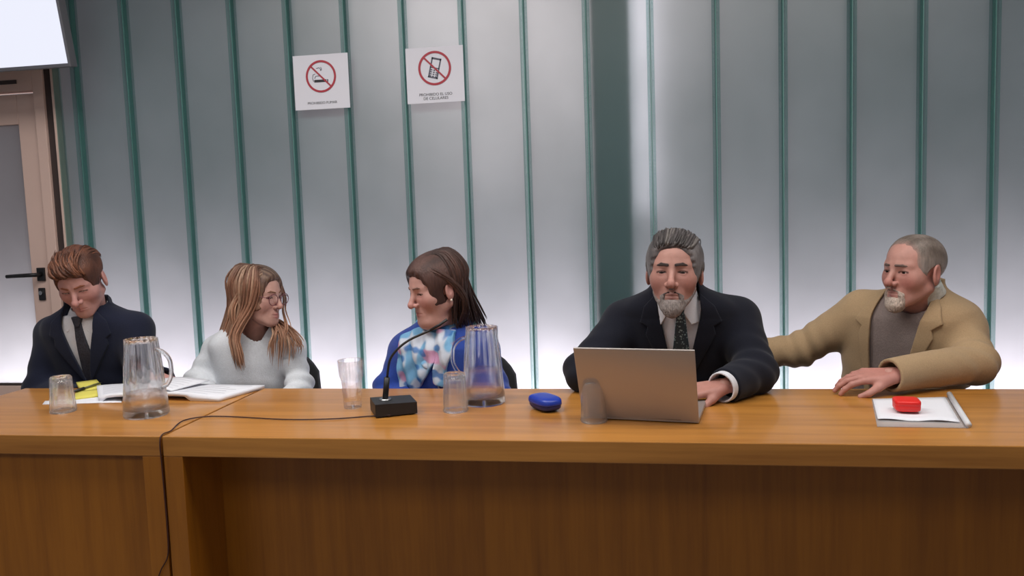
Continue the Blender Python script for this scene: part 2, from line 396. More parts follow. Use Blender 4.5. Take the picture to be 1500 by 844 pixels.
def upright(loc, label):
    r = empty('drinking_glass', loc); tag(r, label, 'glass', 'drinking glasses on the desks')
    oc = lambda a, z, rr: (1-.03*(1-abs(math.cos(4*a)))*(1 if z < .092 else 0))
    pr = [(.026, 0), (.0275, .003), (.0285, .02), (.0315, .080), (.0335, .092), (.036, .094), (.0395, .143), (.039, .145)]
    inn = [(.0375, .144), (.0345, .096), (.0305, .085), (.0265, .026), (.022, .020), (.004, .019)]
    MB().lathe([(.004, .0)]+pr+inn, 64, oc, close=True).build('glass_wall', M['tumbler_glass'], r, True); return r
def jug(loc, side, level, label, h=.232):
    r = empty('water_jug', loc, 0 if side > 0 else math.pi); tag(r, label, 'jug', 'glass water jugs on the desks')
    rb, rt = .066, .0455
    R = lambda z: rb+(rt-rb)*(z/h)**1.1
    md = lambda a, z, rr: 1+.032*math.cos(14*a)*min(1, max(0, (z-.10)/.03))+(.10*max(0, math.cos(a-math.pi))**10 if z > h-.03 else 0)*(z-h+.03)/.03
    zs = np.linspace(.006, h, 16)
    pr = [(.004, 0), (rb-.004, 0)]+[(R(z), z) for z in zs]
    inn = [(R(z)-.0045, z) for z in zs[::-1] if z > .022]+[(rb-.012, .020), (.004, .018)]
    MB().lathe(pr+inn, 84, md, close=True).build('glass_body', M['glass'], r, True)
    zz = np.linspace(.019, level, 8)
    MB().lathe([(.001, .0185), (rb-.013, .0205)]+[(R(z)-.0050, z+.003) for z in zz]+[(.001, level+.003)], 84, md).build('water', M['water'], r, True)
    z1, z0 = h*.86, h*.36
    pts = []
    for t in np.linspace(0, 1, 15):
        a = math.pi*(t-.5); z = z0+(z1-z0)*(.5-.5*math.sin(-a)) if False else z0+(z1-z0)*(1-t)
        bul = math.sin(math.pi*t)**.55*.040
        pts.append((R(z)-.003+bul, 0, z+(.012*math.sin(math.pi*(1-t)) if t < .5 else 0)))
    MB().tube(pts, [.0075]*15, 12, flat=.8).build('handle', M['glass'], r, True)
    return r
def on_desk(px, py): p = AZ(px, py, DZ); return (p[0], p[1], DZ)
tumbler(on_desk(93, 603), .112, .030, .0375, 10, .035, 'clear ribbed tumbler turned upside down on the short desk')
tumbler(on_desk(667.5, 602), .112, .031, .0365, 10, .035, 'clear ribbed tumbler turned upside down beside the water jug on long desk')
tumbler(on_desk(870, 617), .122, .030, .036, 0, 0, 'plain smooth tumbler turned upside down in front of the laptop', .0028)
upright(on_desk(517, 597), 'clear tumbler standing upright with a wide rim and faceted lower half')
jug(on_desk(215, 608), 1, .068, 'fluted glass jug a third full of water on short desk beside the documents')
jug(on_desk(709, 590), -1, .100, 'fluted glass jug half full of water on long desk before the scarf wearer')

# ---------------------------------------------------------------- papers
def sheet(quad_px, z0, bulge, th, name, label, cat, matr, group=None, nx=8, ny=6, curl=0, parent=None, zc=None):
    """a thin block of paper: quad given by four desk points (back-left, back-right, front-right, front-left)"""
    q = [np.array(p, float) for p in quad_px]
    c = sum(q)/4; V = []; Fc = []
    for k, dz in enumerate((th, 0)):
        for j in range(ny+1):
            for i in range(nx+1):
                u, v = i/nx, j/ny
                p = (q[0]*(1-u)+q[1]*u)*(1-v)+(q[3]*(1-u)+q[2]*u)*v
                zb = bulge(u, v) if bulge else 0
                V.append((p[0]-c[0], p[1]-c[1], (zb if k == 0 or zb > th else 0)+dz if True else 0))
    n = (nx+1)*(ny+1); ix = lambda k, i, j: k*n+j*(nx+1)+i
    for j in range(ny):
        for i in range(nx):
            Fc.append((ix(0, i, j), ix(0, i, j+1), ix(0, i+1, j+1), ix(0, i+1, j))); Fc.append((ix(1, i, j), ix(1, i+1, j), ix(1, i+1, j+1), ix(1, i, j+1)))
    rim = [(i, 0) for i in range(nx)]+[(nx, j) for j in range(ny)]+[(nx-i, ny) for i in range(nx)]+[(0, ny-j) for j in range(ny)]
    for a, b in zip(rim, rim[1:]+rim[:1]): Fc.append((ix(0, *a), ix(0, *b), ix(1, *b), ix(1, *a)))
    o = link(name, mesh(name, V, Fc), matr, parent, True, loc=(c[0], c[1], z0))
    if label: tag(o, label, cat, group)
    return o
dk = lambda px, py, z=DZ: AZ(px, py, z)[:2]
sheet([dk(66, 588), dk(180, 579), dk(178, 590), dk(62, 593)], DZ+.0005, None, .0008, 'paper_sheet', 'loose white sheet lying under the tumbler and yellow notes', 'paper', M['paper'], 'documents on the short desk')
# open document: two leaves of pages, right one sagging at the spine
def lines_on(o, quad, n, zf, w0=.1, w1=.9):
    m = MB(); q = [np.array(p, float) for p in quad]; c = sum(q)/4
    for k in range(n):
        v = .12+.76*k/(n-1); e = w1-(.25*random.random() if random.random() < .3 else 0)
        P = lambda u, v: (q[0]*(1-u)+q[1]*u)*(1-v)+(q[3]*(1-u)+q[2]*u)*v
        pts = []
        for u in np.linspace(w0, e, 8):
            p = P(u, v); pts.append((p[0]-c[0], p[1]-c[1], zf(u, v)+.0006))
        m.tube(pts, .0011, 4, flat=.3)
    m.build('printed_lines', mat('faint_print', srgb(176, 178, 190), .8), o)
bl = lambda u, v: .006+.010*math.sin(math.pi*min(1, u*.9))*(.6+.4*v)
ql = [(-1.905, 2.545), (-1.66, 2.555), (-1.60, 2.37), (-1.775, 2.375)]
d1 = sheet(ql, DZ+.001, bl, .010, 'open_document', 'thick stack of printed white pages lying open beside the glass jug', 'document', M['paper'], 'documents on the short desk', 12, 8)
lines_on(d1, ql, 8, lambda u, v: bl(u, v)+.010)
q2 = [(-1.70, 2.56), (-1.49, 2.565), (-1.53, 2.40), (-1.63, 2.40)]
b2 = lambda u, v: .012*math.sin(math.pi*u)
d2 = sheet(q2, DZ+.028, b2, .003, 'printed_page', 'curled white printed page lying across the two open documents', 'paper', M['paper'], 'documents on the short desk', 10, 6)
lines_on(d2, q2, 6, lambda u, v: b2(u, v)+.003)
br = lambda u, v: .012*max(0, 1-u*1.4)*(.4+.6*v)+.010*math.sin(math.pi*min(1, max(0, u)))*v
qr = [(-1.565, 2.572), (-1.292, 2.572), (-1.352, 2.375), (-1.60, 2.395)]
d3 = sheet(qr, DZ+.001, br, .012, 'open_document', 'white document with lifted front page nearest the gap between the desks', 'document', M['paper'], 'documents on the short desk', 12, 8)
lines_on(d3, qr, 6, lambda u, v: br(u, v)+.012)
sheet([dk(112, 566), dk(142, 562), dk(152, 571), dk(120, 575)], DZ+.0015, lambda u, v: .008*(1-v), .006, 'note_pad', 'small yellow note pad lying before the navy suit, farther from the tumbler', 'note pad', M['yellow'], 'yellow note pads', 4, 4)
sheet([dk(113, 576), dk(150, 572), dk(146, 582), dk(106, 587)], DZ+.0015, None, .005, 'note_pad', 'yellow note pad under the black pen, touching the tumbler', 'note pad', M['yellow'], 'yellow note pads', 4, 4)
a, b = dk(108, 579), dk(149, 567)
pen = empty('pen', (a[0], a[1], DZ+.012)); tag(pen, 'black ballpoint pen lying across a yellow note pad', 'pen')
dv = np.array([b[0]-a[0], b[1]-a[1], .004])
MB().tube([dv*0, dv*.35, dv*.37], [.0048, .0052, .005], 10).build('pen_cap', M['black'], pen, True)
MB().tube([dv*.37, dv*.9, dv], [.0036, .0034, .001], 10).build('barrel', mat('pen_barrel', srgb(92, 92, 60), .4), pen, True)

# ---------------------------------------------------------------- microphone and its cable
c = AZ(576, 605, DZ); yawm = math.radians(27)
mic = empty('desk_microphone', (c[0], c[1]+.005, DZ), yawm); tag(mic, 'black gooseneck desk microphone on a square base', 'microphone')
MB().prism([(-.060, .004), (.060, .004), (.060, .036), (-.060, .040)], -.052, .052).build('base', M['black'], mic)
for sx in (-1, 1):
    for sy in (-1, 1): MB().lathe([(.008, 0), (.008, .005)], 12, c=(sx*.045, sy*.038, 0)).build('rubber_foot', M['black'], mic)
MB().lathe([(.019, .038), (.016, .043)], 20, c=(-.022, .005, 0)).build('collar', M['chrome'], mic, True)
st = root_matrix(mic)@Vector((-.022, .005, .042))
tgt = [A(567, 548, st.y), A(571, 528, st.y+.005), A(582, 512, st.y+.01), A(600, 498, st.y+.02), A(630, 484, st.y+.03), A(644, 476, st.y+.035), A(655, 468, st.y+.04)]
inv = root_matrix(mic).inverted(); lp = [inv@Vector(p) for p in tgt]
s0 = Vector((-.022, .005, .042)); s1 = inv@Vector(A(567, 553, st.y))
MB().tube([s0, s1], .0085, 12).build('stem', M['black'], mic, True)
def crv(pts, n):
    pts = [np.array(p, float) for p in pts]; P = [2*pts[0]-pts[1]]+pts+[2*pts[-1]-pts[-2]]; out = []
    for i in range(1, len(P)-2):
        for t in np.linspace(0, 1, n, endpoint=False):
            a, b, c, d = P[i-1:i+3]; out.append(.5*((2*b)+(c-a)*t+(2*a-5*b+4*c-d)*t*t+(3*b-a-3*c+d)*t**3))
    out.append(pts[-1]); return out
MB().tube(crv([s1]+lp[1:6], 6), .0036, 10).build('gooseneck', M['black'], mic, True)
MB().tube([lp[4], lp[5], lp[6]], [.0036, .0042, .0040], 12).build('capsule_head', M['black'], mic, True)
cz = DZ+.003
cp = [(*dk(572, 612), cz+.004), (*dk(545, 611), cz), (*dk(490, 615), cz), (*dk(420, 616), cz), (*dk(340, 612), cz), (*dk(300, 612), cz), (*dk(268, 618), cz), (-1.301, DF+.05, cz), (-1.301, DF-.0015, DZ-.003), (-1.301, DF-.004, DZ-.08), (-1.300, DF-.004, .60), (-1.299, DF-.004, .50), (-1.303, DF-.005, .42), (-1.33, DF-.006, .37), (-1.345, DF-.006, .30), (-1.33, DF-.006, .02)]
cb = MB().tube(crv(cp, 6), .0018, 8).build('microphone_cable', mat('brown_black_cable', srgb(58, 26, 22), .5), None, True)
tag(cb, 'thin dark cable running from microphone into the gap between desks', 'cable')

# ---------------------------------------------------------------- laptop
hl, hr = AZ(853, 609, DZ+.008), AZ(1024, 617, DZ+.008)
ux = (hr-hl); wl_ = np.linalg.norm(ux[:2]); ang = math.atan2(ux[1], ux[0])
lap = empty('laptop', ((hl[0]+hr[0])/2, (hl[1]+hr[1])/2, DZ), ang); tag(lap, 'thin silver laptop open on the long desk with its lid back showing', 'laptop')
w = wl_/2
MB().box((-w, 0, .002), (w, .215, .014), .003).build('base', M['laptop'], lap)
kb = MB().box((-w+.02, .03, .0138), (w-.02, .12, .0145)).build('keyboard', M['keys'], lap)
km = MB().box((-.0085, -.008, 0), (.0085, .008, .0015), .001).me('key'); km.materials.append(mat('key_cap', srgb(60, 60, 64), .5))
for j in range(4):
    for i in range(13): link('key', km, None, kb, loc=(-w+.032+i*(2*w-.064)/12, .043+j*.0205, .0146))
MB().box((-.05, .135, .0138), (.05, .205, .0143)).build('touchpad', mat('touchpad', srgb(150, 145, 142), .4), lap)
lid = MB().box((-w, -.003, 0), (w, .003, .222), .0025).build('lid', M['laptop'], lap, loc=(0, .004, .004)); lid.rotation_euler = (math.radians(22), 0, 0)
MB().box((-w+.006, .003, .012), (w-.006, .0036, .216)).build('screen', M['black'], lid)
MB().tube([(-w*.7, .004, .011), (w*.7, .004, .011)], .006, 12).build('hinge', M['laptop'], lap, True)
for sx in (-1, 1):
    for y in (.02, .195): MB().box((sx*(w-.03)-.01, y-.005, 0), (sx*(w-.03)+.01, y+.005, .0025)).build('rubber_foot', M['black'], lap)

# ---------------------------------------------------------------- blue spectacle case, red case, plastic sleeve
c = AZ(798, 601, DZ); a0, a1 = AZ(777, 594, DZ), AZ(818, 606, DZ)
ang = math.atan2(a1[1]-a0[1], a1[0]-a0[0])
def superell(rx, ry, rz, e=3, n=28, m=14, zcut=None, bend=0):
    V = []; Fc = []
    sg = lambda v, p: math.copysign(abs(v)**p, v)
    for j in range(m+1):
        ph = -H+math.pi*j/m
        for i in range(n):
            th = 2*math.pi*i/n
            x = rx*sg(math.cos(ph), 2/e)*sg(math.cos(th), 2/e); y = ry*sg(math.cos(ph), 2/e)*sg(math.sin(th), 2/e); z = rz*sg(math.sin(ph), 2/e)
            V.append((x, y, z+bend*(x/rx)**2))
    for j in range(m):
        for i in range(n): Fc.append((j*n+i, j*n+(i+1) % n, (j+1)*n+(i+1) % n, (j+1)*n+i))
    return V, Fc
cs = empty('spectacle_case', (c[0], c[1]+.01, DZ), ang-.12); tag(cs, 'glossy blue clamshell spectacle case on the long desk', 'case')
v, f_ = superell(.057, .036, .019, 3.2); me = mesh('case_shell', [(x, y, max(z, -.004)+.024) for x, y, z in v], f_); link('upper_shell', me, M['blue_case'], cs, True)
v, f_ = superell(.055, .034, .020, 3.2); me = mesh('case_shell', [(x, y, min(z, .002)+.0205) for x, y, z in v], f_); link('lower_shell', me, mat('dark_blue_case', srgb(22, 34, 96), .4), cs, True)
q = [AZ(1277, 586, DZ), AZ(1396, 583, DZ), AZ(1419, 628, DZ), AZ(1285, 626, DZ)]
q = [(p[0], p[1]) for p in q]
sl = sheet(q, DZ+.0005, None, .0022, 'plastic_sleeve', 'clear plastic binder sleeve holding a white sheet on the long desk', 'folder', M['clear_plastic'])
cq = sum(np.array(p) for p in q)/4
g = lambda u, v: (np.array(q[0])*(1-u)+np.array(q[1])*u)*(1-v)+(np.array(q[3])*(1-u)+np.array(q[2])*u)*v
wq = [g(.012, .01), g(.90, .01), g(.93, .86), g(.02, .80)]
sheet(wq, DZ+.0030, lambda u, v: .004*math.sin(5*u+1)**2*v**4, .0012, 'paper_sheet', 'white sheet inside the clear plastic sleeve under the red case', 'paper', M['paper'], None, 14, 8)
m = MB(); e0, e1 = g(.96, -.04)-cq, g(1.0, .99)-cq
m.tube([(e0[0], e0[1], .008), (e1[0], e1[1], .008)], .0075, 8).build('spine_bar', mat('white_spine', srgb(205, 206, 210), .4), sl, True)
c = AZ(1333, 605, DZ+.008)
rc = empty('earphone_case', (c[0], c[1]+.03, DZ+.0085), math.radians(-6)); tag(rc, 'small bright red rounded case lying on the plastic sleeve', 'case')
v, f_ = superell(.032, .034, .0135, 4.5, 32, 16); link('lower_shell', mesh('rs', [(x, y, z+.0135) for x, y, z in v], f_), M['red_case'], rc, True)
v, f_ = superell(.0325, .0345, .009, 4.5, 32, 16); link('lid', mesh('rs', [(x, y, z+.0225) for x, y, z in v], f_), M['red_case'], rc, True)

# ---------------------------------------------------------------- chairs
def chair_meshes():
    bk = MB(); n = 14
    V = []; Fc = []
    for k, yy in enumerate((-.018, .018)):
        for j in range(9):
            for i in range(n+1):
                u = i/n*2-1; t = j/8
                hw = .195*(1-.12*t)
                z = .50+.225*t-.085*abs(u)**3.2*t
                V.append((u*hw, yy+.05*t-.03*(1-u*u)*0+(-.035*u*u), z))
    N = 9*(n+1); ix = lambda k, i, j: k*N+j*(n+1)+i
    for j in range(8):
        for i in range(n):
            Fc.append((ix(0, i, j), ix(0, i+1, j), ix(0, i+1, j+1), ix(0, i, j+1))); Fc.append((ix(1, i, j), ix(1, i, j+1), ix(1, i+1, j+1), ix(1, i+1, j)))
    rim = [(i, 0) for i in range(n)]+[(n, j) for j in range(8)]+[(n-i, 8) for i in range(n)]+[(0, 8-j) for j in range(8)]
    for a, b in zip(rim, rim[1:]+rim[:1]): Fc.append((ix(0, *a), ix(1, *a), ix(1, *b), ix(0, *b)))
    back = mesh('chair_back', V, Fc)
    seat = MB().box((-.22, -.22, .415), (.22, .21, .455), .015).me('chair_seat')
    leg = MB().tube([(0, 0, 0), (0, 0, .415)], .012, 10).me('chair_leg')
    post = MB().tube([(0, 0, .40), (0, .015, .50), (0, .03, .60)], .011, 10).me('chair_post')
    for m_, mm in ((back, M['black_soft']), (seat, M['black_soft']), (leg, M['chrome']), (post, M['black'])): m_.materials.append(mm)
    return back, seat, leg, post
CH = chair_meshes()
def chair(x, y, rz, label):
    r = empty('chair', (x, y, 0), rz); tag(r, label, 'chair', 'black chairs behind the desks')
    link('backrest', CH[0], None, r, True, loc=(0, .215, .03)); link('seat', CH[1], None, r)
    for sx in (-1, 1):
        for sy in (-1, 1): link('leg', CH[2], None, r, True, loc=(sx*.19, sy*.18, 0))
        link('back_post', CH[3], None, r, True, loc=(sx*.16, .195, 0))
    return r
# ---------------------------------------------------------------- organic shapes: signed distances meshed with surface nets
f32 = np.float32
def smin(a, b, k):
    h = np.clip(.5+.5*(b-a)/k, 0, 1); return b+(a-b)*h-k*h*(1-h)
def smax(a, b, k): return -smin(-a, -b, k)
def sph(P, c, r): return np.sqrt(((P-np.array(c, f32))**2).sum(1))-r
def ell(P, c, r, R=None):
    q = P-np.array(c, f32)
    if R is not None: q = q@R
    r = np.array(r, f32); k0 = np.sqrt(((q/r)**2).sum(1))+1e-9; k1 = np.sqrt(((q/(r*r))**2).sum(1))+1e-9
    return k0*(k0-1)/k1
def cap(P, a, b, ra, rb=None):
    a = np.array(a, f32); b = np.array(b, f32); rb = ra if rb is None else rb
    ba = b-a; pa = P-a; t = np.clip(pa@ba/max(1e-12, float(ba@ba)), 0, 1)
    q = pa-t[:, None]*ba
    return np.sqrt((q*q).sum(1))-(ra+(rb-ra)*t)
def poly2(x, z, pts):
    d = np.full(x.shape, 1e9, f32); s = np.ones(x.shape, f32); n = len(pts)
    for i in range(n):
        ax, az = pts[i]; bx, bz = pts[i-1]
        ex, ez = bx-ax, bz-az; wx, wz = x-ax, z-az
        t = np.clip((wx*ex+wz*ez)/(ex*ex+ez*ez+1e-12), 0, 1)
        d = np.minimum(d, (wx-ex*t)**2+(wz-ez*t)**2)
        c1 = z >= az; c2 = z < bz; c3 = ex*wz > ez*wx
        s = np.where((c1 & c2 & c3) | (~c1 & ~c2 & ~c3), -s, s)
    return s*np.sqrt(d)
_nz = np.random.default_rng(3); _dirs = _nz.normal(size=(40, 3)).astype(f32); _dirs /= np.linalg.norm(_dirs, axis=1)[:, None]; _ph = _nz.uniform(0, 6.28, 40).astype(f32)
def wob(P, fr, seed=0, n=5):
    o = 0
    for i in range(n):
        k = (seed*5+i) % 40; o = o+np.sin(P@_dirs[k]*(fr*(.7+.15*i))+_ph[k])
    return o/n
def rot(yaw, pitch=0, roll=0):
    y, p, r = map(math.radians, (yaw, pitch, roll))
    Rz = np.array([[math.cos(y), -math.sin(y), 0], [math.sin(y), math.cos(y), 0], [0, 0, 1]])
    Rx = np.array([[1, 0, 0], [0, math.cos(p), -math.sin(p)], [0, math.sin(p), math.cos(p)]])
    Ry = np.array([[math.cos(r), 0, math.sin(r)], [0, 1, 0], [-math.sin(r), 0, math.cos(r)]])
    return (Rz@Ry@Rx).astype(f32)
def ev(fn, P, ch=150000):
    return np.concatenate([fn(P[i:i+ch]) for i in range(0, len(P), ch)]) if len(P) else np.zeros(0, f32)
def nets(fn, lo, hi, h, proj=2):
    lo = np.array(lo, f32); hi = np.array(hi, f32); B = 4
    nb = np.ceil((hi-lo)/h/B).astype(int)+1
    g = np.stack(np.meshgrid(*[np.arange(k) for k in nb], indexing='ij'), -1).reshape(-1, 3)
    d = ev(fn, (lo+h*(B*g+1.5)).astype(f32))
    V = np.where(d > 0, 1, -1).astype(f32).reshape(nb).repeat(B, 0).repeat(B, 1).repeat(B, 2)
    act = g[np.abs(d) < h*(1.5*1.74+1.6)*1.7]
    off = np.stack(np.meshgrid(*[np.arange(B)]*3, indexing='ij'), -1).reshape(-1, 3)
    idx = (act[:, None]*B+off[None]).reshape(-1, 3)
    V[idx[:, 0], idx[:, 1], idx[:, 2]] = ev(fn, (lo+h*idx).astype(f32))
    s = V < 0
    c = np.zeros(np.array(s.shape)-1, np.uint8)
    cs = [(i, j, k) for i in (0, 1) for j in (0, 1) for k in (0, 1)]
    n = s.shape
    for (i, j, k) in cs: c += s[i:n[0]-1+i, j:n[1]-1+j, k:n[2]-1+k]
    cell = np.argwhere((c > 0) & (c < 8))
    vid = np.full(c.shape, -1, np.int32); vid[cell[:, 0], cell[:, 1], cell[:, 2]] = np.arange(len(cell))
    val = {o: V[cell[:, 0]+o[0], cell[:, 1]+o[1], cell[:, 2]+o[2]] for o in cs}
    acc = np.zeros((len(cell), 3), f32); cnt = np.zeros(len(cell), f32)
    for a in cs:
        for ax in range(3):
            if a[ax]: continue
            b = tuple(v+(1 if m == ax else 0) for m, v in enumerate(a))
            va, vb = val[a], val[b]; x = (va < 0) != (vb < 0)
            t = np.where(x, va/np.where(x, va-vb, 1), 0)
            p = np.tile(np.array(a, f32), (len(cell), 1)); p[:, ax] += t
            acc += p*x[:, None]; cnt += x
    pos = lo+h*(cell+acc/cnt[:, None]); pos = pos.astype(f32)
    faces = []
    for ax in range(3):
        u, w = [(1, 2), (2, 0), (0, 1)][ax]
        sl0 = [slice(None)]*3; sl1 = [slice(None)]*3; sl0[ax] = slice(0, n[ax]-1); sl1[ax] = slice(1, n[ax])
        e = np.argwhere(s[tuple(sl0)] != s[tuple(sl1)])
        e = e[(e[:, u] > 0) & (e[:, w] > 0) & (e[:, u] < n[u]-1) & (e[:, w] < n[w]-1)]
        neg = s[e[:, 0], e[:, 1], e[:, 2]]
        q = []
        for (du, dw) in ((1, 1), (0, 1), (0, 0), (1, 0)):
            k = e.copy(); k[:, u] -= du; k[:, w] -= dw; q.append(vid[k[:, 0], k[:, 1], k[:, 2]])
        q = np.stack(q, 1); q = np.where(neg[:, None], q, q[:, ::-1]); faces.append(q[(q >= 0).all(1)])
    faces = np.concatenate(faces)
    T = np.array([(1, -1, -1), (-1, -1, 1), (-1, 1, -1), (1, 1, 1)], f32); e_ = h*.35
    for _ in range(proj):
        d = ev(fn, pos); G = sum(T[i]*ev(fn, pos+T[i]*e_)[:, None] for i in range(4))/(4*e_)
        st = d[:, None]*G/np.maximum((G*G).sum(1), .15)[:, None]
        L = np.linalg.norm(st, axis=1); st *= np.minimum(1, .7*h/np.maximum(L, 1e-9))[:, None]
        pos = pos-st
    return pos, faces
def np_mesh(name, V, Fq, col=None):
    me = bpy.data.meshes.new(name); me.vertices.add(len(V)); me.vertices.foreach_set('co', np.ascontiguousarray(V, f32).ravel())
    me.loops.add(Fq.size); me.loops.foreach_set('vertex_index', Fq.astype(np.int32).ravel())
    me.polygons.add(len(Fq)); me.polygons.foreach_set('loop_start', np.arange(0, Fq.size, 4, dtype=np.int32))
    me.polygons.foreach_set('use_smooth', np.ones(len(Fq), bool))
    if col is not None:
        a = me.attributes.new('Col', 'FLOAT_COLOR', 'POINT')
        a.data.foreach_set('color', np.concatenate([col, np.ones((len(col), 1))], 1).astype(f32).ravel())
    me.update(calc_edges=True); me.validate(); return me
def part(name, fn, lo, hi, h, material, parent, col=None, proj=2):
    V, Fq = nets(fn, lo, hi, h, proj)
    me = np_mesh(name, V, Fq, col(V) if col else None)
    return link(name, me, material, parent, False, None, True)
lin = lambda r, g, b: np.array(srgb(r, g, b)[:3], f32)
def mixc(a, b, t): return a*(1-t[:, None])+b*t[:, None]
def gs(P, c, r): return np.exp(-(((P-np.array(c, f32))/np.array(r, f32))**2).sum(1))

# head in its own frame: eyes at z=0, face towards -y, x to the viewer's right
def head_fn(p):
    w, jw, cz, ns, fat = p.get('w', 1), p.get('jaw', 1), p.get('chin', 0), p.get('nose', 1), p.get('fat', 0)
    op, mo, sm = p.get('open', .5), p.get('mouth', 0), p.get('smile', 0)
    def fn(P):
        Q = P.copy(); Q[:, 0] = np.abs(Q[:, 0])/w
        d = ell(Q, (0, .012, .029), (.075, .097, .079))
        d = smin(d, ell(Q, (0, -.031, -.028), (.060+fat, .0545, .086)), .022)
        d = smin(d, cap(Q, (.052*jw, .006, -.056), (.017, -.066, -.098+cz), .0165+fat, .017), .024)
        d = smin(d, sph(Q, (0, -.071, -.099+cz), .0205), .018)
        d = smin(d, sph(Q, (.041, -.046, -.026), .025+fat), .030)
        if fat: d = smin(d, ell(Q, (0, -.035, -.112), (.05, .05, .028)), .025)
        d = smin(d, cap(Q, (.010, -.0765, .0185), (.043, -.061, .0195), .0095, .0085), .014)
        d = smax(d, -ell(Q, (.0315, -.0965, -.001), (.019, .0165, .0115)), .013)
        # nose
        d = smin(d, cap(Q, (0, -.081, .008), (0, -.100-.006*ns, -.028), .0075, .0098), .011)
        d = smin(d, sph(Q, (0, -.100-.0075*ns, -.0335), .0115*ns), .006)
        d = smin(d, sph(Q, (.0125*ns, -.0935, -.0375), .0082*ns), .006)
        d = smax(d, -sph(Q, (.0065, -.100, -.0450), .0036), .003)
        # mouth
        d = smin(d, ell(Q, (0, -.0725, -.069), (.031, .0185, .026)), .014)
        up = cap(Q, (0, -.0905, -.0645+mo*.2), (.0255, -.0775, -.0680+sm), .0046, .0026)
        dn = cap(Q, (0, -.0892, -.0740-mo), (.0225, -.0785, -.0700-mo*.5+sm), .0053, .0026)
        d = smin(d, up, .004); d = smin(d, dn, .004)
        d = smax(d, -cap(Q, (0, -.0985, -.0690-mo*.4), (.0235, -.0860, -.0690-mo*.3+sm), .0034+mo*.5, .0014), .002)
        # naso-labial fold
        d = smax(d, -cap(Q, (.0225, -.093, -.044), (.034, -.084, -.068), .0028, .0028), .008)
        # eyes: lid ball with the opening between the lids
        d = smin(d, ell(Q, (.0315, -.0655, -.001), (.0148, .0142, .0130)), .005)
        d = smax(d, -ell(Q, (.0315, -.084, -.0020), (.0132, .012, .0012+.0058*op)), .0012)
        # ear
        Re = rot(18, 0, 0)@rot(0, -12, 0)
        e = ell(Q, (.078, .013, -.012), (.0085, .021, .0340), Re)
        e = smax(e, -ell(Q, (.088, .010, -.006), (.0065, .0105, .018), Re), .006)
        d = smin(d, e, .007)
        return d
    return fn
def eye_mesh(gaze, r=.0128):
    V = []; Fc = []; n, m = 20, 14
    for j in range(m+1):
        ph = math.pi*j/m
        for i in range(n): V.append((r*math.sin(ph)*math.cos(2*math.pi*i/n), r*math.sin(ph)*math.sin(2*math.pi*i/n), r*math.cos(ph)*(1.03 if j < 2 else 1)))
    mi = []
    for j in range(m):
        for i in range(n): Fc.append((j*n+i, (j+1)*n+i, (j+1)*n+(i+1) % n, j*n+(i+1) % n)); mi.append(1 if j < 3 else 0)
    me = mesh('eye', V, Fc); me.materials.append(M['eye_white']); me.materials.append(M['iris']); me.polygons.foreach_set('material_index', mi)
    me.transform(Vector(gaze).to_track_quat('Z', 'Y').to_matrix().to_4x4()); return me
M['eye_white'] = mat('eye_white', srgb(196, 186, 182), .3); M['iris'] = mat('dark_iris', srgb(40, 28, 24), .25)
M['skin'] = mat('skin', (1, 1, 1), .52, attr=True, noise=(60, .06, (1, 1, 1)), bump=(260, .08, (1, 1, 1)), spec=.35)
M['hair'] = mat('hair', (1, 1, 1), .48, attr=True, noise=(26, .22, (6, 6, .8)), bump=(60, .35, (6, 6, .6)), spec=.35)
M['beardm'] = mat('beard_hair', (1, 1, 1), .8, attr=True, noise=(240, .35, (1, 1, .4)), bump=(300, .5, (1, 1, .4)), spec=.2)
def cloth(name, rgb, am=.12, fine=260, rough=.9, sheen=.1): return mat(name, srgb(*rgb), rough, noise=(fine, am, (1, 1, 1)), bump=(fine*1.5, .12, (1, 1, 1)), spec=.2, sheen=sheen)
M['white_shirt'] = cloth('white_shirt_cotton', (214, 214, 220), .04)

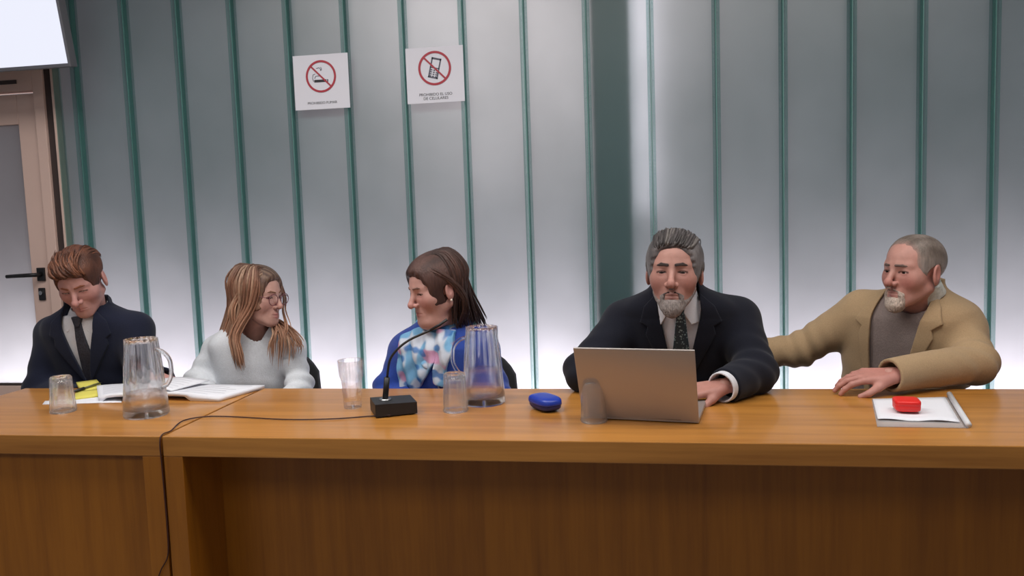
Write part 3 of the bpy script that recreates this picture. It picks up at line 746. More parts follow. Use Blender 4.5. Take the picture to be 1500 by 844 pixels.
def hand_fn(W, fwd, back, thumb, curl, spread=.0, s=1.0, thumb_curl=.3):
    """W wrist, fwd direction of the fingers, back the direction the back of the hand faces, thumb the side of the thumb"""
    y = np.array(fwd, float); y /= np.linalg.norm(y); z = np.array(back, float); z -= y*(z@y); z /= np.linalg.norm(z)
    x = np.cross(y, z); x = x if x@np.array(thumb, float) > 0 else -x
    R = np.stack([x, y, z], 1).astype(f32); W = np.array(W, f32)
    ch = []
    for (bx, by, L, c, r) in ((.029, .088, .074, curl[0], .0088), (.0095, .092, .082, curl[1], .0090), (-.010, .087, .076, curl[2], .0086), (-.028, .077, .060, curl[3], .0078)):
        p = np.array([bx, by, 0.0]); a = 0; pts = [p]; fan = spread*bx/.03
        for q, fr in enumerate((.46, .30, .24)):
            a += c*(.55, .75, .5)[q]
            p = p+L*fr*np.array([math.sin(fan)*math.cos(a), math.cos(fan)*math.cos(a), -math.sin(a)]); pts.append(p)
        ch.append((bx, by, pts, r))
    tt = [np.array(v) for v in ((.020, .022, -.006), (.042, .050, -.014), (.052+.006*(1-thumb_curl), .078, -.020-.012*thumb_curl), (.050+.012*(1-thumb_curl), .100, -.024-.02*thumb_curl))]
    def fn(P):
        Q = ((P-W)@R)/s
        d = cap(Q*np.array([1, 1, 1.25], f32), (0, -.022, 0), (0, -.005, 0), .027, .026)/1.1
        for bx, by, pts, r in ch: d = smin(d, cap(Q, (bx*.6, .005, 0), (bx, by, 0), .0145, .0105), .012)
        d = smin(d, cap(Q, tt[0], tt[1], .0155, .0125), .012); d = smin(d, cap(Q, tt[1], tt[2], .0115, .0100), .005); d = smin(d, cap(Q, tt[2], tt[3], .0098, .0078), .003)
        for bx, by, pts, r in ch:
            f = cap(Q, pts[0], pts[1], r*1.08, r*.98)
            f = smin(f, cap(Q, pts[1], pts[2], r, r*.90), .003); f = smin(f, cap(Q, pts[2], pts[3], r*.92, r*.74), .003)
            d = smin(d, f, .0035)
        return d*s
    return fn, np.array(W)+R@np.array([0, .06, 0])*s
PROF_M = [(.085, .052, .056), (.060, .070, .062), (.040, .112, .076), (.015, .158, .094), (-.03, .178, .110), (-.10, .176, .120), (-.20, .166, .120), (-.30, .162, .120), (-.42, .170, .125), (-.54, .175, .135)]
PROF_F = [(.080, .046, .050), (.055, .060, .055), (.035, .095, .068), (.010, .135, .082), (-.03, .152, .096), (-.10, .150, .118), (-.17, .148, .128), (-.28, .135, .108), (-.42, .158, .120), (-.54, .172, .135)]
class Person:
    def __init__(s, label, hc, hrot, SL, SR, neck, prof, ws, tyaw, seat_y, hp, skin, scale=1.0, ys=1.0):
        s.hc = np.array(hc, f32); s.R = rot(*hrot); s.hs = scale; s.hp = hp
        s.SL, s.SR = np.array(SL), np.array(SR); s.mid = (s.SL+s.SR)/2; s.neck = np.array(neck, f32)
        s.Rt = rot(tyaw); s.seat_y = seat_y
        zs = s.mid[2]+.025; s.zs = zs
        pr = sorted([(zs+a, b*ws, c*ws*ys) for a, b, c in prof]); s.pz = np.array([p[0] for p in pr]); s.px = np.array([p[1] for p in pr]); s.py = np.array([p[2] for p in pr])
        zz = np.linspace(s.pz[0], s.pz[-1], 240); ker = np.hanning(27); ker /= ker.sum()
        sm = lambda v: np.convolve(np.pad(np.interp(zz, s.pz, v), 13, mode='edge'), ker, 'valid')
        s.px, s.py, s.pz = sm(s.px), sm(s.py), zz
        # centre line: pelvis on the seat, middle of the shoulders, neck
        s.cz = np.array([.42, .52, zs-.02, zs+.085]); s.cx = np.array([s.mid[0], s.mid[0], s.mid[0], s.neck[0]]); s.cy = np.array([seat_y, seat_y, s.mid[1]+.005, s.neck[1]])
        s.root = empty('person', (s.mid[0], seat_y, 0)); tag(s.root, label, 'person', 'people seated behind the desks')
        s.hfn = head_fn(hp); s.skin = skin; s.hands = []; s.cuts = []
    def H(s, P): return ((P-s.hc)@s.R)/s.hs
    def W(s, p): return s.hc+s.R@np.array(p, f32)*s.hs
    def tl(s, P):                        # torso frame: x across, y depth from the centre line, z world
        z = P[:, 2]; cx = np.interp(z, s.cz, s.cx); cy = np.interp(z, s.cz, s.cy)
        q = P.copy(); q[:, 0] -= cx; q[:, 1] -= cy; q[:, :2] = q[:, :2]@s.Rt[:2, :2]
        return q.astype(f32)
    def torso(s, P, q=None):
        q = s.tl(P) if q is None else q
        rx = np.interp(P[:, 2], s.pz, s.px).astype(f32); ry = np.interp(P[:, 2], s.pz, s.py).astype(f32)
        a = np.abs(q[:, 0])/rx; b = np.abs(q[:, 1])/ry
        d = ((a**2.4+b**2.4)**(1/2.4)-1)*np.minimum(rx, ry)*.92
        d = np.maximum(d, (s.pz[0]-P[:, 2])); return np.maximum(d, P[:, 2]-s.pz[-1]).astype(f32)
    def neckf(s, P, grow=0, r=.056):
        top = s.W((0, .02, -.055)); return cap(P, s.neck+np.array([0, .012, -.06]), top, r+.006+grow, r-.004+grow)
    def headneck(s, r=.056):
        def fn(P): return smin(s.hfn(s.H(P))*s.hs, s.neckf(P, 0, r), .018)
        return fn
    def colour(s, P):
        Q = s.H(P); Q[:, 0] = np.abs(Q[:, 0]); b = lin(*s.skin['base']); c = np.tile(b, (len(P), 1))
        rd = np.clip(gs(Q, (.042, -.07, -.035), (.026, .03, .024))*.7+gs(Q, (0, -.11, -.033), (.016, .02, .016))*.8+gs(Q, (.08, .013, -.012), (.02, .03, .035))*.6, 0, 1)*s.skin.get('red', .6)
        c = mixc(c, lin(*s.skin['rosy']), rd)
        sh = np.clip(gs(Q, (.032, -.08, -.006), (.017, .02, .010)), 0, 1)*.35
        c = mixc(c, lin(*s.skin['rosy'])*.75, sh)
        op = s.hp.get('open', .5); ez = .0012+.0058*op; ex = ((Q[:, 0]/s.hp.get('w', 1)-.0315)/.0138)**2; k = np.abs(np.sqrt(ex+((Q[:, 2]+.0020)/(ez+.0012))**2)-1)*(ez+.0012)
        ls = np.exp(-(k/.0016)**2)*(Q[:, 1] < -.066)*(Q[:, 2] > -.0035)*(np.abs(Q[:, 2]) < .014)*(ex < 1.25)
        c = mixc(c, lin(52, 36, 34), np.clip(ls, 0, 1)*.85)
        lp = np.clip(gs(Q, (0, -.095, -.0645), (.017, .014, .0045))+gs(Q, (0, -.095, -.0755), (.015, .014, .0055)), 0, 1)
        c = mixc(c, lin(*s.skin['lips']), lp*.85)
        if 'stubble' in s.skin:
            st = np.clip(gs(Q, (.02, -.07, -.095), (.05, .05, .035)), 0, 1)*s.skin.get('st', .4)
            c = mixc(c, lin(*s.skin['stubble']), st)
        return c*(1+.05*wob(P, 90, 2)[:, None])
    def add_hand(s, *a, **k):
        fn, c = hand_fn(*a, **k); s.hands.append((fn, c)); return fn
    def body(s, arms, r=.056, h=.0021):
        hn = s.headneck(r); lo = np.minimum(s.hc-.165, s.neck-.11); hi = np.maximum(s.hc+.165, s.neck+.10); lo[2] = s.neck[2]-.07
        V, Fq = nets(hn, lo, hi, h); Vs, Fs, Cs = [V], [Fq], [s.colour(V)]; n = len(V)
        for fn, c in s.hands:
            v, q = nets(fn, c-.17, c+.17, .0024)
            b = lin(*s.skin['base']); col = np.tile(b, (len(v), 1))*(1+.10*wob(v, 60, 4)[:, None]); col = mixc(col, lin(*s.skin['rosy']), np.clip(.25+.3*wob(v, 45, 6), 0, 1))
            Vs.append(v); Fs.append(q+n); Cs.append(col); n += len(v)
        def core(P):
            d = s.torso(P)+.02
            for a in arms:
                d = smin(d, cap(P, a[0]+(s.mid-a[0])*.15, a[1], .028, .026), .02); d = smin(d, cap(P, a[1], a[2], .026, .022), .01)
            for l in s.legs(): d = smin(d, cap(P, l[0], l[1], .07, .048), .02); d = smin(d, cap(P, l[1], l[2], .045, .032), .01)
            return d
        pts = np.array([p for a in arms for p in a]+[p for l in s.legs() for p in l]+[s.mid+[.2, .15, .1], s.mid-[.2, .15, 0]])
        v, q = nets(core, pts.min(0)-.1, pts.max(0)+.1, .011, 1)
        Vs.append(v); Fs.append(q+n); Cs.append(np.tile(lin(*s.skin['base']), (len(v), 1)))
        me = np_mesh('body', np.concatenate(Vs), np.concatenate(Fs), np.concatenate(Cs)); b = link('body', me, M['skin'], s.root, False, None, True)
        for sx in (-1, 1):
            e = eye_mesh(s.R@np.array(s.hp.get('gaze', (0, -1, -.3)), f32)); e.transform(Matrix.Scale(s.hs, 4)); e.transform(Matrix.Translation(Vector(s.W((sx*.0315*s.hp.get('w', 1), -.0655, -.001)))))
            link('eye', e, None, s.root, True, None, True)
        return b
    def brows(s, rgb, t=.0042, arch=.004):
        cm = mat('eyebrow_hair', srgb(*rgb), .8, noise=(200, .3, (1, 1, 1))); w = s.hp.get('w', 1)
        for sx in (-1, 1):
            def fn(P):
                Q = s.H(P); h = s.hfn(Q)
                a = smin(cap(Q, (sx*.0125*w, -.09, .0205), (sx*.032*w, -.083, .0210+arch), t, t*.95), cap(Q, (sx*.032*w, -.083, .0205+arch), (sx*.049*w, -.066, .0165), t*.95, t*.5), .004)
                return smax(a*.8, np.maximum(h-.0024, -h-.004), .001)*s.hs
            c = s.W((sx*.03*w, -.08, .018)); part('eyebrow', fn, c-.035, c+.035, .0017, cm, s.root)
    def legs(s):
        out = []
        for sx in (-1, 1):
            hip = np.array([s.mid[0]+sx*.09, s.seat_y, .525]); kn = hip+np.array([sx*.03, -.40, .0]); an = np.array([kn[0], kn[1]+.03, .10]); out.append((hip, kn, an))
        return out
    def lower(s, material, shoe=(28, 26, 26)):
        L = s.legs()
        def fn(P):
            d = ell(P, (s.mid[0], s.seat_y+.0, .545), (.175, .15, .085))
            for l in L: d = smin(d, cap(P, l[0], l[1], .085, .064), .03); d = smin(d, cap(P, l[1], l[2]-np.array([0, 0, .02]), .063, .052), .02)
            return np.maximum(d, .457-P[:, 2]) if False else d
        pts = np.array([p for l in L for p in l]); part('trousers', fn, pts.min(0)-.2, pts.max(0)+.15, .010, material, s.root, proj=1)
        sm = mat('shoe_leather', srgb(*shoe), .4)
        for l in L:
            a = l[2]
            def fs(P): return np.maximum(smin(cap(P, (a[0], a[1]+.02, .045), (a[0], a[1]-.16, .030), .045, .032), cap(P, (a[0], a[1], .1), (a[0], a[1], .05), .045), .03), -P[:, 2])
            part('shoe', fs, (a[0]-.08, a[1]-.22, -.01), (a[0]+.08, a[1]+.09, .16), .007, sm, s.root, proj=1)
    # clothing -------------------------------------------------------------
    def sleeve(s, P, a, r, seed=0, amp=1.0):
        S, E, Wr = [np.array(v, f32) for v in a]
        S = S+(s.mid.astype(f32)-S)*.04
        u = cap(P, S, E, r[0], r[1]); f = cap(P, E, Wr, r[1]*.98, r[2]); d = smin(u, f, .025)
        ax = (E-S)/np.linalg.norm(E-S); fx = (Wr-E)/np.linalg.norm(Wr-E); di = fx-ax
        we = np.exp(-((P-E)**2).sum(1)/.010)
        w2 = np.exp(-((P-S)**2).sum(1)/.012)
        t = (P-E)@ax; t2 = (P-E)@fx
        wr = .0045*we*np.sin(t*80+t2*46+4*wob(P, 11, seed))+.0018*np.sin((P@ax)*38+P@di*30+4*wob(P, 9, seed+1))*(.25+w2)+.0034*wob(P, 21, seed+2)
        return d+amp*wr
    def jacket(s, arms, V, material, r=(.068, .056, .046), t=.016, hem=.50, lap=None, wr=1.0, collar=True, name='jacket', h=.0046, cuff=None, k=.03, nk=.0, stand=.0, trap=True):
        """V: polygon (x,z relative to shoulder height) of the open front"""
        Vw = [(x, z+s.zs) for x, z in V] if V else None
        def tors(P):
            q = s.tl(P); d = s.torso(P, q)-t
            d = d+wr*(.0025*wob(P, 22, 7)+.0022*np.sin(P[:, 2]*70+2.5*wob(P, 12, 8)+q[:, 0]*30)*np.clip((s.zs-.12-P[:, 2])*6, 0, 1))
            if collar:
                nz = s.neck[2]
                for sx in (-1, 1):
                    pts = [(sx*.066, -.055, s.zs+.035+stand), (sx*.068, .005, s.zs+.062+stand), (sx*.045, .058, s.zs+.080+stand), (0, .075, s.zs+.085+stand)]
                    for a, b in zip(pts, pts[1:]): d = smin(d, cap(q, a, b, .0135), .012)
            if Vw is not None: d = smax(d, -np.maximum(poly2(q[:, 0], P[:, 2], Vw), q[:, 1]), .004)
            nh = s.neckf(P, .008+nk); d = smax(d, -nh, .004)
            return np.maximum(d, hem-P[:, 2])
        def fn(P):
            d = tors(P)
            for i, a in enumerate(arms):
                sl = s.sleeve(P, a, r, 11+i*3, wr)
                d = smin(d, sl, k)
                sj = np.array(a[0], f32); nb = s.neck.astype(f32)+(sj-s.neck.astype(f32))*.30; nb[2] = max(s.zs+.012, nb[2]) if trap else s.zs-.05
                d = smin(d, smax(cap(P, nb, sj+np.array([0, 0, .010], f32), .042, r[0]*.84), -s.neckf(P, .008+nk), .004), .03)
            for i, a in enumerate(arms):     # open cuffs
                E, Wr = np.array(a[1], f32), np.array(a[2], f32); fx = (Wr-E)/np.linalg.norm(Wr-E)
                cut = np.maximum((Wr-P)@fx, cap(P, Wr-fx*.03, Wr+fx*.1, r[2]*1.4))
                d = np.maximum(d, -np.maximum(-(P-Wr)@fx, cap(P, Wr, Wr+fx*.12, r[2]*1.5)))
                d = np.maximum(d, -cap(P, Wr-fx*.03, Wr+fx*.03, r[2]*.80))
            return d
        pts = np.array([p for a in arms for p in a]+[s.mid+[.25, .16, .14], s.mid-[.25, .16, 0]]); lo = pts.min(0)-.085; hi = pts.max(0)+.085; lo[2] = max(lo[2], hem-.02)
        s.jo = part(name, fn, lo, hi, h, material, s.root); s.jt = t
        if lap:
            for sx, poly in lap:
                s.patch('lapel', [(x, z) for x, z in poly], t-.004, t+.007, material, s.jo, .0032)
        return s.jo
    def patch(s, name, poly, t0, t1, material, parent=None, h=.003, ripple=None, col=None, front=True, nk=False):
        pw = [(x, z+s.zs) for x, z in poly]
        def fn(P):
            q = s.tl(P); d = s.torso(P, q)
            if nk: d = smin(d, s.neckf(P, -.002), .01)
            if ripple is not None: d = d+ripple(q, P)
            e = smax(np.maximum(d-t1, t0-d), poly2(q[:, 0], P[:, 2], pw), .002)
            return np.maximum(e, q[:, 1]+.01 if front else -1)
        xs = [p[0] for p in poly]; zs = [p[1] for p in pw]
        c = s.mid; m = max(abs(min(xs)), abs(max(xs)))+.05
        lo = np.array([c[0]-m-.05, min(c[1], s.neck[1], s.seat_y)-.26, min(zs)-.02]); hi = np.array([c[0]+m+.05, max(c[1], s.seat_y)+.05, max(zs)+.02])
        return part(name, fn, lo, hi, h, material, parent or s.root, col)
    def shirt(s, material, top=.035, t=.005, low=-.50, h=.005):
        def fn(P):
            d = smin(s.torso(P)-t+.0018*wob(P, 24, 9), s.neckf(P, .003), .01)
            return np.maximum(np.maximum(d, P[:, 2]-(s.zs+top)), s.zs+low-P[:, 2])
        return part('shirt', fn, s.mid+[-.24, -.24, low-.02], s.mid+[.24, .28, .12], h, material, s.root)
    def shirt_collar(s, material, rc=.060, zt=.075, drop=.045, gap=.5, parent=None, tilt=.35, hh=.040, yo=0.0):
        """band round the neck with two points, tied at the front"""
        c0 = s.neck+np.array([0, .008+yo, 0], f32); z0 = s.zs+zt
        def fn(P):
            q = P-c0; hw = s.W((0, .02, -.055)); k = np.clip((P[:, 2]-s.neck[2])/(hw[2]-s.neck[2]), -.3, 1)
            q[:, 0] -= k*(hw[0]-s.neck[0]); q[:, 1] -= k*(hw[1]-s.neck[1]); q[:, :2] = q[:, :2]@s.Rt[:2, :2]
            top = z0+.055*q[:, 1]/.06*tilt; dz = top-P[:, 2]
            rr = np.sqrt(q[:, 0]**2+(q[:, 1]*.96)**2); fr = np.clip(-q[:, 1]/.06, 0, 1)
            band = np.abs(rr-(rc+.42*dz))-.0030
            low = hh+drop*np.clip(fr-.35, 0, 1)*1.2
            d = np.maximum(np.maximum(band*.9, -dz), dz-low)
            g = (.004+gap*np.maximum(dz-.004, 0)-np.abs(q[:, 0]))*.8
            return np.maximum(d, np.where(q[:, 1] < 0, g, -1))
        return part('shirt_collar', fn, c0+[-.15, -.15, -.12], c0+[.15, .14, .14], .0024, material, parent or s.root)
    def tie(s, material, x0, z0, x1, z1, w=.036, t=.013, knot=True):
        poly = [(x0-.012, z0), (x0+.012, z0), (x1+w, z1), (x1-w, z1)]
        o = s.patch('necktie', poly, .003, t, material, s.root, .003, nk=True)
        if knot:
            R = s.Rt; cx = np.interp(s.zs+z0, s.cz, s.cx); cy = np.interp(s.zs+z0, s.cz, s.cy); ry = np.interp(s.zs+z0, s.pz, s.py)
            ys = np.linspace(-.25, 0, 400); PP = (np.array([cx, cy, s.zs+z0+.004])+np.stack([np.full(400, x0), ys, np.zeros(400)], 1)@R.T).astype(f32)
            dd = np.minimum(s.torso(PP), s.neckf(PP, -.002)); yk = ys[np.argmax(dd < .006)] if (dd < .006).any() else -ry
            c = np.array([cx, cy, s.zs+z0])+R@np.array([x0, yk-.004, .004])
            def fn(P):
                q = (P-c.astype(f32))@R; return smax(smax(np.abs(q[:, 0])-(.0135+.30*q[:, 2]), np.abs(q[:, 1])-.012, .006), np.abs(q[:, 2])-.020, .005)
            part('tie_knot', fn, c-.05, c+.05, .0024, material, o)
        return o
    def cuff(s, a, r, material, ln=.018):
        E, Wr = np.array(a[1], f32), np.array(a[2], f32); fx = (Wr-E)/np.linalg.norm(Wr-E)
        def fn(P):
            t = (P-Wr)@fx; q = P-Wr-t[:, None]*fx; rr = np.sqrt((q*q).sum(1)); return np.maximum(np.abs(rr-r)-.0028, np.abs(t-(ln/2-.012))-(ln/2+.012))
        return part('shirt_cuff', fn, Wr-.08, Wr+.08, .0026, material, s.root)
    def hair(s, fn, colf, h=.0026, name='hair', ext=.19, dz=.0):
        lo = s.hc-ext; hi = s.hc+ext; lo[2] -= dz
        return part(name, fn, lo, hi, h, M['hair'], s.root, colf)
def locks(guides, n, r, seed, cols, jit=.006, parent=None, name='hair_locks', flat=.7, seg=18, tip=.25, grow=True):
    """tapered hair locks flowing between neighbouring guide curves; cols(t, k) gives the colour along a lock"""
    rg = np.random.default_rng(seed); G = [np.array(crv(g, 8)) for g in guides]
    Vs, Fs, Cs = [], [], []; base = 0; m = 8
    for i in range(n):
        u = (i+rg.uniform(0, 1))/n*(len(G)-1); k = min(int(u), len(G)-2); w = u-k
        L = min(len(G[k]), len(G[k+1])); c = G[k][:L]*(1-w)+G[k+1][:L]*w
        ii = np.linspace(0, (L-1)*rg.uniform(.86, 1.0), seg); c = np.stack([np.interp(ii, np.arange(L), c[:, a]) for a in range(3)], 1)
        off = rg.normal(size=3)*jit; off2 = rg.normal(size=3)*jit*1.3; t = np.linspace(0, 1, seg)
        c = c+off[None]*(.2+.8*t[:, None])+off2[None]*np.sin(t*math.pi*1.5)[:, None]*.6
        rr = r*rg.uniform(.7, 1.25)*np.minimum(1, .45+t*3)*np.where(t > .6, 1-(1-tip)*((t-.6)/.4)**1.4, 1); rr[-1] *= .3
        T = np.gradient(c, axis=0); T /= np.linalg.norm(T, axis=1)[:, None]+1e-9
        ref = c-np.mean(c, 0); U = np.cross(T, np.array([.31, -.9, .2])); U /= np.linalg.norm(U, axis=1)[:, None]+1e-9; Wv = np.cross(T, U)
        an = 2*math.pi*np.arange(m)/m
        V = c[:, None]+(U[:, None]*np.cos(an)[None, :, None]+Wv[:, None]*np.sin(an)[None, :, None]*flat)*rr[:, None, None]
        ja, ka = np.meshgrid(np.arange(seg-1), np.arange(m), indexing='ij'); a = ja*m+ka; b = ja*m+(ka+1) % m
        Fs.append(np.stack([a, b, b+m, a+m], -1).reshape(-1, 4)+base); Vs.append(V.reshape(-1, 3)); cc = cols(t, rg)
        Cs.append(np.repeat(cc, m, 0)); base += seg*m
    me = np_mesh(name, np.concatenate(Vs), np.concatenate(Fs), np.concatenate(Cs)); return link(name, me, M['hair'], parent, False, None, True)
# ---------------------------------------------------------------- the five people
def scalp_hair(p, thick, win_c, win_r, low, ear_r=.030, amp=.004, fr=70, stretch=(1, 1, 1), top=0, back=0, side=0, seed=20, fade=.016, jag=.003, flow=None):
    """a shell of hair on the head that thins out towards the hairline, round the ears and at the nape"""
    w = p.hp.get('w', 1)
    def fn(P):
        S = p.H(P); Q = S.copy(); Q[:, 0] = np.abs(Q[:, 0])/w
        t = thick+top*np.clip(Q[:, 2]/.1, 0, 1)+back*np.clip(Q[:, 1]/.1, 0, 1)+side*np.clip(Q[:, 0]/.08, 0, 1)
        t = t+amp*(flow(S) if flow else wob(S*np.array(stretch, f32), fr, seed))
        h = smin(ell(Q, (0, .012, .029), (.075, .097, .079)), ell(Q, (0, -.031, -.028), (.060, .0545, .086)), .022)
        j = jag*wob(S, 260, seed+1)
        u = np.abs(Q-np.array(win_c, f32))/np.array(win_r, f32); wd = ((u[:, 0]**3.2+u[:, 2]**3.2)**(2/3.2)+u[:, 1]**2)**.5
        m = np.clip(((wd-1)*min(win_r)+j)/fade, 0, 1)*np.clip((sph(Q, (.083, .012, -.014), ear_r)+j)/.008, 0, 1)
        lowz = low[0]+(low[1]-low[0])*np.clip((Q[:, 1]+.02)/.08, 0, 1); m = m*np.clip((Q[:, 2]-lowz+j)/fade, 0, 1)
        m = m*(2-m); fn.m = m
        return (h-t*m+.004*(1-m))*p.hs*.8
    def mask(P): fn(P); return fn.m
    p.hmask = mask
    return fn
def SC(q, g, w=1.0):
    """a point of the head frame moved onto the scalp, g above it"""
    q = np.array(q, float); c = np.array([0, .012, .029]); r = np.array([.075*w+g, .097+g, .079+g]); d = (q-c)/r; return tuple(c+(q-c)/np.linalg.norm(d))
def tufts(p, rows, n, r, seed, c0, c1, jit=.003, name='hair_locks', hi=None, lift=1.0):
    a, b = lin(*c0), lin(*c1)
    def col(t, rg):
        k = rg.uniform(0, 1); c = a+(b-a)*k
        if hi is not None and rg.uniform() < .25: c = lin(*hi)
        return np.tile(c, (len(t), 1))*(.8+.3*t[:, None])
    gg = [.003, .009, .013, .014, .012, .009]
    return locks([[p.W(SC(q, gg[min(i, 5)]*lift, p.hp.get('w', 1))) for i, q in enumerate(g)] for g in rows], n, r, seed, col, jit, p.root, name, .75, 10, .4)
def strand_col(c0, c1, fr=120, stretch=(1, 1, .25), frame=None, seed=25, z=None):
    a, b = lin(*c0), lin(*c1)
    def f(P):
        Q = frame(P) if frame else P
        return mixc(np.tile(a, (len(P), 1)), b, np.clip(.5+.75*wob(Q*np.array(stretch, f32), fr, seed), 0, 1))
    return f

# --- man in the navy suit reading, by the door
p = Person('man with short auburn hair in navy suit and dark tie looking down', A(118, 410, 2.70), (14, 30, -6), A(76, 486, 2.80), A(202, 476, 2.80), A(129, 462, 2.765), PROF_M, .97, 8, 2.92,
           dict(open=.12, w=.98, jaw=1.0, nose=1.02, gaze=(0, -.75, -.65)), dict(base=(190, 142, 134), rosy=(182, 108, 104), lips=(168, 102, 98), red=.55))
armL = (A(78, 492, 2.80), A(58, 574, 2.74), A(118, 600, 2.64)); armR = (A(200, 485, 2.80), A(212, 566, 2.735), A(238, 556, 2.60))
armL[2][2] = .70
p.add_hand(armR[2]+np.array([-.012, 0, .002]), (1, -.15, -.25), (0, -.2, 1), (-.2, -1, 0), (.7, .75, .8, .8), .05, .92)
p.add_hand(armL[2], (1, -.1, -.2), (0, -.3, 1), (.2, -1, .2), (.7, .8, .8, .8), .05, .9)
p.body((armL, armR)); p.brows((132, 78, 54), .0036, .002)
navy = cloth('navy_suit_wool', (26, 30, 48)); M['navy'] = navy
V = [(-.062, .10), (.068, .10), (.060, .0), (.020, -.17), (-.004, -.225), (-.026, -.17), (-.066, -.01)]
p.jacket((armL, armR), V, navy, lap=[(-1, [(-.060, .055), (-.100, .015), (-.112, -.035), (-.094, -.048), (-.098, -.075), (-.010, -.225), (-.020, -.17), (-.060, -.02)]), (1, [(.062, .055), (.104, .015), (.116, -.035), (.098, -.048), (.102, -.075), (.006, -.225), (.014, -.17), (.056, -.02)])])
p.shirt(M['white_shirt']); p.shirt_collar(M['white_shirt'], .061, .068, .03, .55)
tm = mat('dark_patterned_tie', srgb(44, 44, 54), .6, noise=(180, .55, (1, 1, 1))); p.tie(tm, -.002, .010, .014, -.24, .036)
p.lower(navy)
hf = scalp_hair(p, .007, (0, -.125, -.045), (.072, .100, .120), (-.020, -.062), .028, .0028, 95, (1, 1, 1), .006, .000, -.001, seed=20, fade=.012, jag=.006)
p.hair(hf, strand_col((62, 36, 28), (104, 64, 48), 120, (1, .4, 1), p.H, 22))
rows = [[(x*.9+.012, -.083, .066-.10*x*x/.06), (x*.95, -.084, .080-.12*abs(x)), (x-.016, -.070, .098-.20*abs(x)), (x-.028, -.035, .112-.25*abs(x)), (x*1.05-.03, .015, .112-.25*abs(x))] for x in np.linspace(-.066, .066, 9)]
tufts(p, rows, 150, .0042, 31, (62, 36, 28), (124, 78, 56), .0045, lift=1.25)
rows = [[(x*1.0, -.02, .11-.25*abs(x)), (x-.006, .015, .108-.25*abs(x)), (x-.006, .05, .092-.25*abs(x)), (x, .085, .065-.2*abs(x)), (x, .10, .03)] for x in np.linspace(-.07, .07, 9)]
tufts(p, rows, 120, .0036, 32, (62, 36, 28), (112, 70, 52), .003, lift=.8)

# --- woman in the pale sweater
p = Person('woman with long blonde hair and glasses in pale sweater, head turned to her neighbour', A(379, 433, 2.86), (76, 5, 3), A(313, 503, 2.93), A(430, 498, 2.91), A(374, 482, 2.91), PROF_F, 1.0, 30, 3.0,
           dict(open=.75, w=.94, jaw=.9, nose=.88, chin=.003, mouth=.0025, smile=.002, gaze=(0, -1, -.05)), dict(base=(192, 150, 138), rosy=(186, 122, 114), lips=(168, 92, 94), red=.45), .95)
armL = (A(317, 514, 2.93), A(292, 585, 2.86), A(312, 592, 2.66)); armR = (A(428, 510, 2.91), A(442, 592, 2.86), A(410, 610, 2.68))
armL[1][2] = .72; armL[2][2] = .655; armR[1][2] = .70; armR[2][2] = .64
p.add_hand(armL[2]+np.array([0, .03, 0]), (.9, -.1, -.1), (0, -.2, 1), (.1, -1, 0), (.5, .5, .5, .5), .05, .85)
p.add_hand(armR[2], (-1, -.2, 0), (0, -.3, 1), (-.2, -1, .1), (.6, .6, .6, .6), .05, .85)
p.body((armL, armR), .047); p.brows((120, 84, 64), .0028, .004)
sw = mat('pale_knit_sweater', srgb(214, 218, 224), .9, noise=(120, .05, (1, 1, 1)), bump=(420, .25, (1, 1, .5)), sheen=.15)
p.jacket((armL, armR), None, sw, (.052, .046, .036), .012, .47, wr=1.25, collar=False, name='sweater', nk=.006)
p.lower(cloth('dark_trousers', (48, 48, 58)))
# glasses
gm = mat('dark_red_spectacle_frame', srgb(104, 46, 56), .35)
def torus_loop(b, c, rx, rz, r, n=28):
    pts = [p.W((c[0]+rx*math.cos(t)*(1), c[1]+.10*abs(rx*math.cos(t))*0+.012*(c[0]+rx*math.cos(t))**2/.003*.15, c[2]+rz*math.sin(t))) for t in np.linspace(0, 2*math.pi, n)]
    b.tube(pts, r, 6, cap=False)
bb = MB()
for sx in (-1, 1): torus_loop(bb, (sx*.033, -.101, -.006), .0245, .0215, .0014)
bb.tube([p.W((-.009, -.1, .0)), p.W((0, -.1035, .003)), p.W((.009, -.1, .0))], .0014, 6)
sp = bb.build('spectacles', gm, p.root, True, None, True)
for sx in (-1, 1):
    MB().tube([p.W((sx*.057, -.096, .002)), p.W((sx*.069, -.085, .004)), p.W((sx*.077, .0, .006)), p.W((sx*.079, .03, -.012))], .0014, 6).build('temple_arm', gm, sp, True, None, True)
    n = 24; V = [p.W((sx*.033, -.1005, -.006))]+[p.W((sx*.033+.024*math.cos(t), -.1005, -.006+.021*math.sin(t))) for t in np.linspace(0, 2*math.pi, n, endpoint=False)]
    link('lens', mesh('lens', V, [(0, 1+i, 1+(i+1) % n) for i in range(n)]), tinted('spectacle_lens', (.94, .95, .97), (.8, .8, .85), .05), sp, False, None, True)
